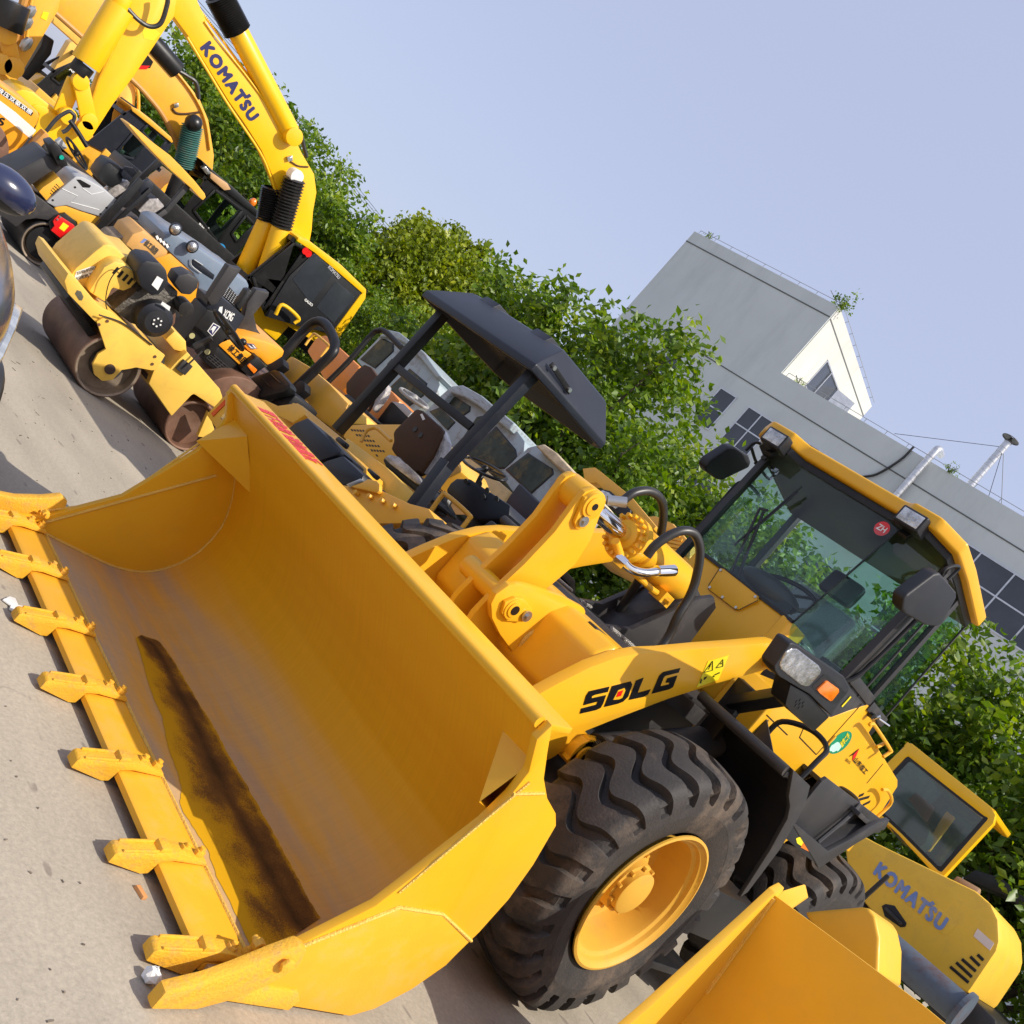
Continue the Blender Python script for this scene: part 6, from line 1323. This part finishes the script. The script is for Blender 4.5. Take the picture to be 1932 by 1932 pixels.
MB().box((-28,7.5,0),(-26.2,12.5,.9)).build('track',BK,rg,.2,seg=4); MB().box((-28,8.6,.9),(-25.7,13.4,1.9)).build('upper_deck',BK,rg,.05)
# third: yellow roofed cab
tg=thing('excavator',(-31.0,8.5,0),'ochre excavator with a grey framed cab seen over the thin yellow canopy','excavator',EX)
XT=-31.0
tab(tg,[('boom',mat('pale_ochre_paint',(.85,.50,.10),.4),'g1',[(310,60),(480,215),(735,440),(775,480),(760,640),(680,900),(600,900),(640,640),(700,480),(480,290),(300,130)],XT-.6,.6,'x',.03),
('engine_cover',Y3,'g1',[(440,840),(520,900),(590,990),(600,1100),(520,1050),(380,960)],XT+.7,.6,'x',.05),
('side_door',Y3,'g1',[(560,890),(600,840),(630,870),(620,930),(580,960)],XT+1.3,.1,'x',.03),
('rear_body',Y3,'g1',[(860,1130),(930,1050),(1000,1000),(1020,1060),(940,1180),(900,1200)],XT,1.5,'x',.05)])
c3_=cab(tg,'g1',[(490,810),(700,640),(760,615),(860,690),(980,800),(900,960),(740,980),(620,880)],[[(650,870),(770,730),(850,800),(760,900)],[(800,740),(840,700),(940,800),(900,850)]],XT+.75,1.4,DG2,GLS)
MB().tr('g1',[(740,600),(790,625),(860,680),(985,790),(975,812),(850,710),(750,630)],XT+.85,1.5).build('roof',Y3,c3_,.03)
MB().tr('g1',[(640,880),(690,840),(800,930),(780,1000),(700,1020)],XT+.3,.6).build('seat',SEAT,c3_,.08)
MB().box((-32.5,6,0),(-30.8,11,.9)).build('track',BK,tg,.2,seg=4); MB().box((-32.4,6.8,.9),(-30.3,12,1.8)).build('upper_deck',Y3,tg,.05)
tubes(tg,'pipe',Y3,'g1',[(745,450),(780,520),(785,640)],XT-.5,.05)
# fourth: deep in the row with a small black cab
fg=thing('excavator',(-38,7.5,0),'pale yellow excavator deep in the row with a small black cab','excavator',EX)
XF=-38
tab(fg,[('boom',mat('pale_ochre_paint',(.85,.50,.10),.4),'g1',[(300,400),(360,300),(395,240),(440,230),(480,260),(470,330),(420,420),(330,470)],XF,.6,'x',.05),
('engine_cover',Y3,'g1',[(60,520),(180,540),(250,600),(300,640),(330,600),(420,560),(350,500),(240,430),(150,470)],XF+.5,2,'x',.08),
('side_door',Y3,'g1',[(270,580),(320,530),(345,580),(320,640),(280,620)],XF+1.4,.2,'x',.04)])
c4_=cab(fg,'g1',[(190,500),(300,400),(460,330),(500,420),(330,560),(240,560)],[[(290,440),(400,360),(430,400),(340,480)]],XF+1.2,1.4,BK,GLD)
MB().tr('g1',[(190,505),(240,470),(310,510),(250,580)],XF+1.1,.3).build('cab_side',BK,c4_,.03)
textpx(c4_,'A8','g1',(390,395),(420,418),(398,380),XF+1.25,WH,bold=.05)
MB().box((-40,5,0),(-38,10,.9)).build('track',BK,fg,.2,seg=4)
# fifth: the ochre arm at the top left
lg=thing('excavator',(-24.5,5.0,0),'ochre excavator at the top left corner, only its arm showing','excavator',EX)
XE=-24.5
la=MB().tr('g1',[(170,-40),(350,-40),(330,60),(80,490),(50,500),(-40,440),(-30,380),(60,230),(110,100)],XE,.45).build('dipper_arm',Y3,lg,.03)
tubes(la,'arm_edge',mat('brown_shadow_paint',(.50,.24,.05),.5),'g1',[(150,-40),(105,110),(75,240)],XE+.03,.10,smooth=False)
tubes(la,'pipe',Y3,'g1',[(185,-20),(165,80),(150,240)],XE+.1,.04)
for p in ((168,72),(150,135),(148,250)): q=at('g1',p,'x',XE+.2); MB().ball(q,(.1,.12,.2),8).build('pipe_clamp',ST,la,smooth=True)
MB().tr('g1',[(230,100),(245,65),(278,72),(262,118)],XE+.01,.01).build('warning_sticker',YST,la)
cylr(lg,'bucket_cylinder',INK,'g1',(60,0),(15,150),XE+.6,.42); MB().bar(at('g1',(30,170),'x',XE+.6),at('g1',(75,375),'x',XE+.6),.12,.35,up=(0,1,0)).bar(at('g1',(25,180),'x',XE+.4),at('g1',(5,360),'x',XE+.4),.12,.3,up=(0,1,0)).build('linkage',Y3,lg,.04)
for p in ((40,195),(80,385),(15,365)): q=at('g1',p,'x',XE+.8); MB().cyl(q-Vector((.3,0,0)),q,.22,n=20).build('pin',Y3,lg,.02)
MB().tr('g1',[(-40,400),(40,430),(70,470),(60,560),(-40,480)],XE+.5,1).build('bucket',Y3,lg,.08)
MB().tr('g1',[(120,430),(230,260),(250,190),(310,230),(290,310),(200,420),(160,460)],XE-4,1.5).build('counterweight',INK,lg,.05)
MB().box((-26.2,6,0),(-24.4,10,.9)).build('track',BK,lg,.2,seg=4)
# ---------------- orange machine and three old grey cabs
og=thing('orange_roller',(-8.2,6.6,0),'orange roller with a brown seat back and pale steering wheel','road roller')
tab(og,[('hood',OR,'h5',[(60,330),(150,200),(240,170),(330,250),(420,330),(570,470),(560,600),(400,720),(250,640)],6.6,1.0,'y',.05),
('seat_back',BRW,'h5',[(440,640),(560,500),(620,455),(680,480),(745,570),(740,690),(640,880),(600,905),(500,830),(440,730)],5.6,.1,'y',.03),
('rear_body',OR,'h5',[(700,820),(840,680),(900,730),(965,805),(880,970),(760,1000),(640,960)],6.2,.6,'y',.05),
('dash',BK,'h5',[(740,1000),(880,815),(1060,950),(1000,1035),(800,1035)],5.8,.4,'y',.02),
('dash_top',SV,'h5',[(880,812),(1000,840),(1080,920),(1040,970)],5.78,.05,'y',.01),
('seat_cushion',SEAT,'h5',[(400,760),(460,740),(640,900),(760,1020),(720,1030),(560,930)],5.5,.3,'y',.04)])
MB().tr('h5',[(740,640),(800,620),(845,650),(820,740),(720,880),(690,900),(740,740)],5.65,.1,'y').build('seat_film',FILM,og,.03)
wheelring(og,'h5',(1100,790),(130,85),(-18,-40),5.9,'y',.022,mat('pale_grey_plastic',(.30,.29,.27),.5),dv=.2)
tubes(og,'roll_bar',BK,'h5',[(260,640),(480,420),(690,175),(760,135),(830,150),(980,300)],5.0,.035,'y')
for a in ((1090,70),(1070,95)): pass
MB().box((-8.6,6.2,0.02),(-7.4,8.2,.8)).build('chassis',BK,og,.05); MB().cyl((-8.8,6.2,.45),(-7.3,6.2,.45),.45,n=30).build('drum',RU,og,.02)
GRP='old loaders with grey cabs in front of the trees'
GLO=glass('amber_dusty_glass',(.55,.55,.42),.12,.06,.25,(.22,.20,.12))
RUSTR=mat('rusting_roof_paint',(.33,.40,.43),.6,var=.1,dirt_or_glint=1.0,dirt_or_glint_col=(.13,.050,.02),dscale=7,stretch=(.5,3,3),bump=.5,bscale=20)
def oldcab(label,x,y,body,wins,v,extra):
    t=thing('old_loader',(x,y,0),label,'loader',GRP)
    c=MB().tr('g4',body,v,1.1,'y').build('cab',OG,t,.018,seg=2)
    for w_ in wins:
        g_=MB().tr('g4',w_,v-.012,.03,'y').build('window',INK,c,.012); MB().tr('g4',shrink(w_,.90),v-.02,.01,'y').build('pane',mat('old_cab_glass',(.030,.042,.034),.30,var=.7,vscale=2.5,dirt_or_glint=.8,dirt_or_glint_col=(.26,.17,.04),dscale=2.2,spec=.25),g_)  # amber blotches on the dark panes are reflections painted into the colour
    for r in extra: MB().tr('g4',r[2],r[3],r[4],'y').build(r[0],r[1],t,.04,seg=3)
    MB().box((x-1.0,y-.2,.0),(x+1.0,y+3.6,1.0)).build('chassis',BK,t,.1)
    return t
CRM=mat('cream_body_paint',(.66,.46,.20),.5,dirt_or_glint=.4)
TARP=mat('cream_tarp',(.62,.50,.32),.85,var=.3,vscale=8,bump=1,bscale=14)
oldcab('old grey loader with a peeling cab roof, farthest left of the three',-11.6,9.2,[(320,340),(470,188),(520,180),(600,215),(700,310),(770,400),(792,480),(760,560),(640,640),(500,560),(430,470)],[[(338,335),(462,212),(530,245),(530,290),(425,388)],[(470,440),(560,350),(610,300),(615,345),(540,430)],[(500,500),(620,385),(720,470),(700,540),(620,600)]],9.2,[('roof',OG,[(440,205),(500,165),(560,180),(700,290),(800,430),(770,440),(690,340),(590,240),(520,205)],9.1,1.3),('hood',CRM,[(400,560),(560,560),(700,690),(640,780),(420,640)],8.7,1.0)])
oldcab('old grey loader with rust streaks on its cab roof, middle of the three',-9.6,8.8,[(700,640),(780,560),(860,490),(920,485),(1020,545),(1080,610),(1200,700),(1272,800),(1268,860),(1160,965),(1000,960),(860,840)],[[(808,560),(850,528),(965,600),(962,630),(925,655)],[(730,630),(790,605),(880,690),(835,738)],[(905,800),(1000,660),(1050,650),(1020,740),(940,840)],[(940,870),(1110,712),(1222,845),(1228,885),(1165,955),(1060,960)]],8.8,[('roof',RUSTR,[(770,560),(855,485),(920,478),(1030,540),(1100,600),(1215,695),(1180,735),(1080,655),(1000,590),(920,545),(850,520),(800,585)],8.65,1.3),('hood',CRM,[(780,860),(840,820),(960,880),(1190,1080),(1120,1180),(960,1080),(820,980)],8.3,1.0)])
oldcab('old grey loader with a cream tarp bunched on its cab roof',-7.4,8.4,[(1130,980),(1290,835),(1340,822),(1440,880),(1540,980),(1500,1060),(1400,1180),(1330,1180),(1200,1080)],[[(1160,960),(1290,862),(1432,955),(1435,985),(1305,1100)],[(1350,1150),(1480,1010),(1530,1020),(1400,1180)]],8.4,[('roof_tarp',TARP,[(1330,822),(1380,812),(1450,860),(1565,985),(1545,1010),(1440,930)],8.2,1.2),('engine_hood',DG2,[(1130,1190),(1180,1110),(1240,1030),(1340,1130),(1440,1200),(1300,1300)],7.8,.5)])
yb=thing('yellow_loader',(-4.2,6.8,0),'yellow loader with a square headlight, half hidden by the big rocker lever','loader')
tab(yb,[('frame_bar',Y3,'c2',[(785,185),(850,178),(880,200),(1040,330),(1175,490),(1160,505),(1000,400),(860,260),(800,262)],6.0,.12,'y',.01),
('ridged_cover',Y3,'c2',[(760,570),(850,540),(1060,440),(1170,430),(1260,470),(1360,580),(1350,700),(1180,640),(900,640)],6.6,.8,'y',.04),
('lamp_body',BK2,'c2',[(855,310),(880,290),(930,300),(1040,400),(1030,450),(960,420)],5.95,.1,'y',.02),
('lamp_lens',LENS,'c2',[(865,310),(890,298),(925,310),(985,365),(960,400),(900,350)],5.93,.02,'y',.01)])
for i in range(6): MB().bar(at('c2',(1080+i*4,470+i*22),'y',6.58),at('c2',(1290+i*10,520+i*22),'y',6.58),.012,.03).build('ridge',Y3,yb)
MB().box((-4.6,6.3,0),(-3.6,8.5,1.1)).build('chassis',BK,yb,.05)
hz=[(-15.2,8.4),(-13.4,8.8)]
# ---------------- dark car at the left edge
car=thing('car',(-2.8,-1.38,0),'dark blue car at the left edge, only its mirror, wing and headlight showing','car')
def tr2(cr,pts,v,ax='z'): return [at(cr,p,ax,v) for p in pts]
CX=0
def sec(x,y,zb,zs,zt,yt,zc): return (x,[(y-.03,zb),(y,zs*.6),(y-.01,zs),(y-.16,zt),(yt,zc)])
secs=[(-.10,[(-1.10,.35),(-1.15,.55),(-1.15,.68),(-1.28,.78),(-1.38,.80)]),sec(-.38,-.80,.22,.72,.85,-1.38,.90),sec(-.70,-.66,.22,.76,.89,-1.38,.95),sec(-1.05,-.55,.22,.80,.93,-1.38,1.0),sec(-1.55,-.45,.22,.84,.98,-1.38,1.06),
sec(-2.3,-.42,.22,.90,1.04,-1.38,1.12),sec(-2.8,-.42,.22,.94,1.10,-1.38,1.20),(-3.5,[(-.45,.22),(-.42,.55),(-.44,.98),(-.66,1.46),(-1.38,1.56)]),(-4.9,[(-.45,.22),(-.42,.55),(-.45,.98),(-.66,1.46),(-1.38,1.58)]),(-5.5,[(-.5,.3),(-.48,.55),(-.50,.98),(-.75,1.1),(-1.38,1.15)])]
cb_=MB(); rows=[]
for dx,pr in secs:
    full=pr+[(-2.76-y,z) for y,z in pr[::-1][1:]]; rows.append([Vector((CX+dx,y+CY,z)) for y,z in full]) if 0 else rows.append([Vector((CX+dx,y,z)) for y,z in full])
k=len(rows[0]); cb_.v=[p for r in rows for p in r]
for i in range(len(rows)-1):
    for j in range(k-1): cb_.f.append((i*k+j,i*k+j+1,(i+1)*k+j+1,(i+1)*k+j))
cb_.f+= [tuple(range(k)),tuple(range((len(rows)-1)*k,len(rows)*k))]
cbo=cb_.build('body',NAVY,car,smooth=True,ang=80)
ss=cbo.modifiers.new('s','SUBSURF'); ss.levels=2; ss.render_levels=2
HLG=mat('car_headlight_glass',(.33,.34,.32),.08,var=.6,vscale=9,coat=1,metal=.2)
MB().prism([(-.42,-.735,.56),(-.70,-.625,.57),(-1.05,-.535,.62),(-1.38,-.465,.74),(-1.36,-.475,.80),(-1.05,-.565,.77),(-.70,-.67,.73),(-.44,-.77,.69)],(-.02,-.05,0)).build('headlight',HLG,car,.012,seg=3)
mi=MB().ball((-3.14,-.28,1.0),(.12,.175,.105),24).build('mirror',NAVY,car,smooth=True)
MB().bar((-3.20,-.48,.93),(-3.15,-.36,.95),.08,.03).build('mirror_arm',INK,mi,.01)
MB().ball((-3.15,-.29,.95),(.112,.16,.07),18).build('mirror_base',INK,mi,smooth=True)
for x in (-1.15,-4.6):
    w_=MB().lathe((x,-.47,.31),(0,1,0),[(-.2,.2),(-.2,.29),(-.18,.31),(-.02,.31),(0,.29),(0,.20)],36).build('wheel',HO,car,smooth=True,ang=40)
    MB().lathe((x,-.47,.31),(0,1,0),[(0,.21),(-.03,.19),(-.03,0)],30).build('rim',ST,w_,smooth=True)
MB().prism([(-3.0,-.50,1.06),(-3.55,-.56,1.36),(-4.7,-.58,1.38),(-4.9,-.50,1.05)],(0,.05,0)).build('side_window',WIN,car,.01)
# ================================================================ LITTER
def litter(name,pts,h,m,label,cat,bump=0):
    P=[at('c1',p,'z',.004) for p in pts]; c=P[0]; mb=MB(); mb.org=c
    top=[p+Vector((0,0,h)) for p in P]; mb.prism(P,(0,0,h)); o=mb.build(name,m,None,min(h*.3,.004)); tag(o,label,cat); return o
litter('crumpled_paper',[(10,705),(45,690),(75,700),(90,735),(130,745),(125,762),(105,760),(105,782),(70,770),(45,755),(50,735)],.008,WH,'torn white paper scrap lying on the concrete left of the bucket teeth','paper')
q=at('c4',(235,1145),'z',.006); mb=MB().bar(q+Vector((-.022,0,0)),q+Vector((.022,.01,0)),.018,.012); mb.org=q; tag(mb.build('cigarette_pack',mat('orange_card',(.6,.28,.10),.6),None,.002),'tiny orange and white carton on the concrete before the sixth tooth','carton')
q=at('c4',(315,1640),'z',.022); mb=MB().ball(q,(.028,.024,.022),9); mb.org=q
for v in mb.v: v+=Vector((random.uniform(-.005,.005),random.uniform(-.005,.005),random.uniform(-.004,.004)))
tag(mb.build('white_stone',WH,None),'small white stone beside the tip of the near corner tooth','stone')
for o in list(bpy.data.objects):
    if 'org' in o.keys(): del o['org']
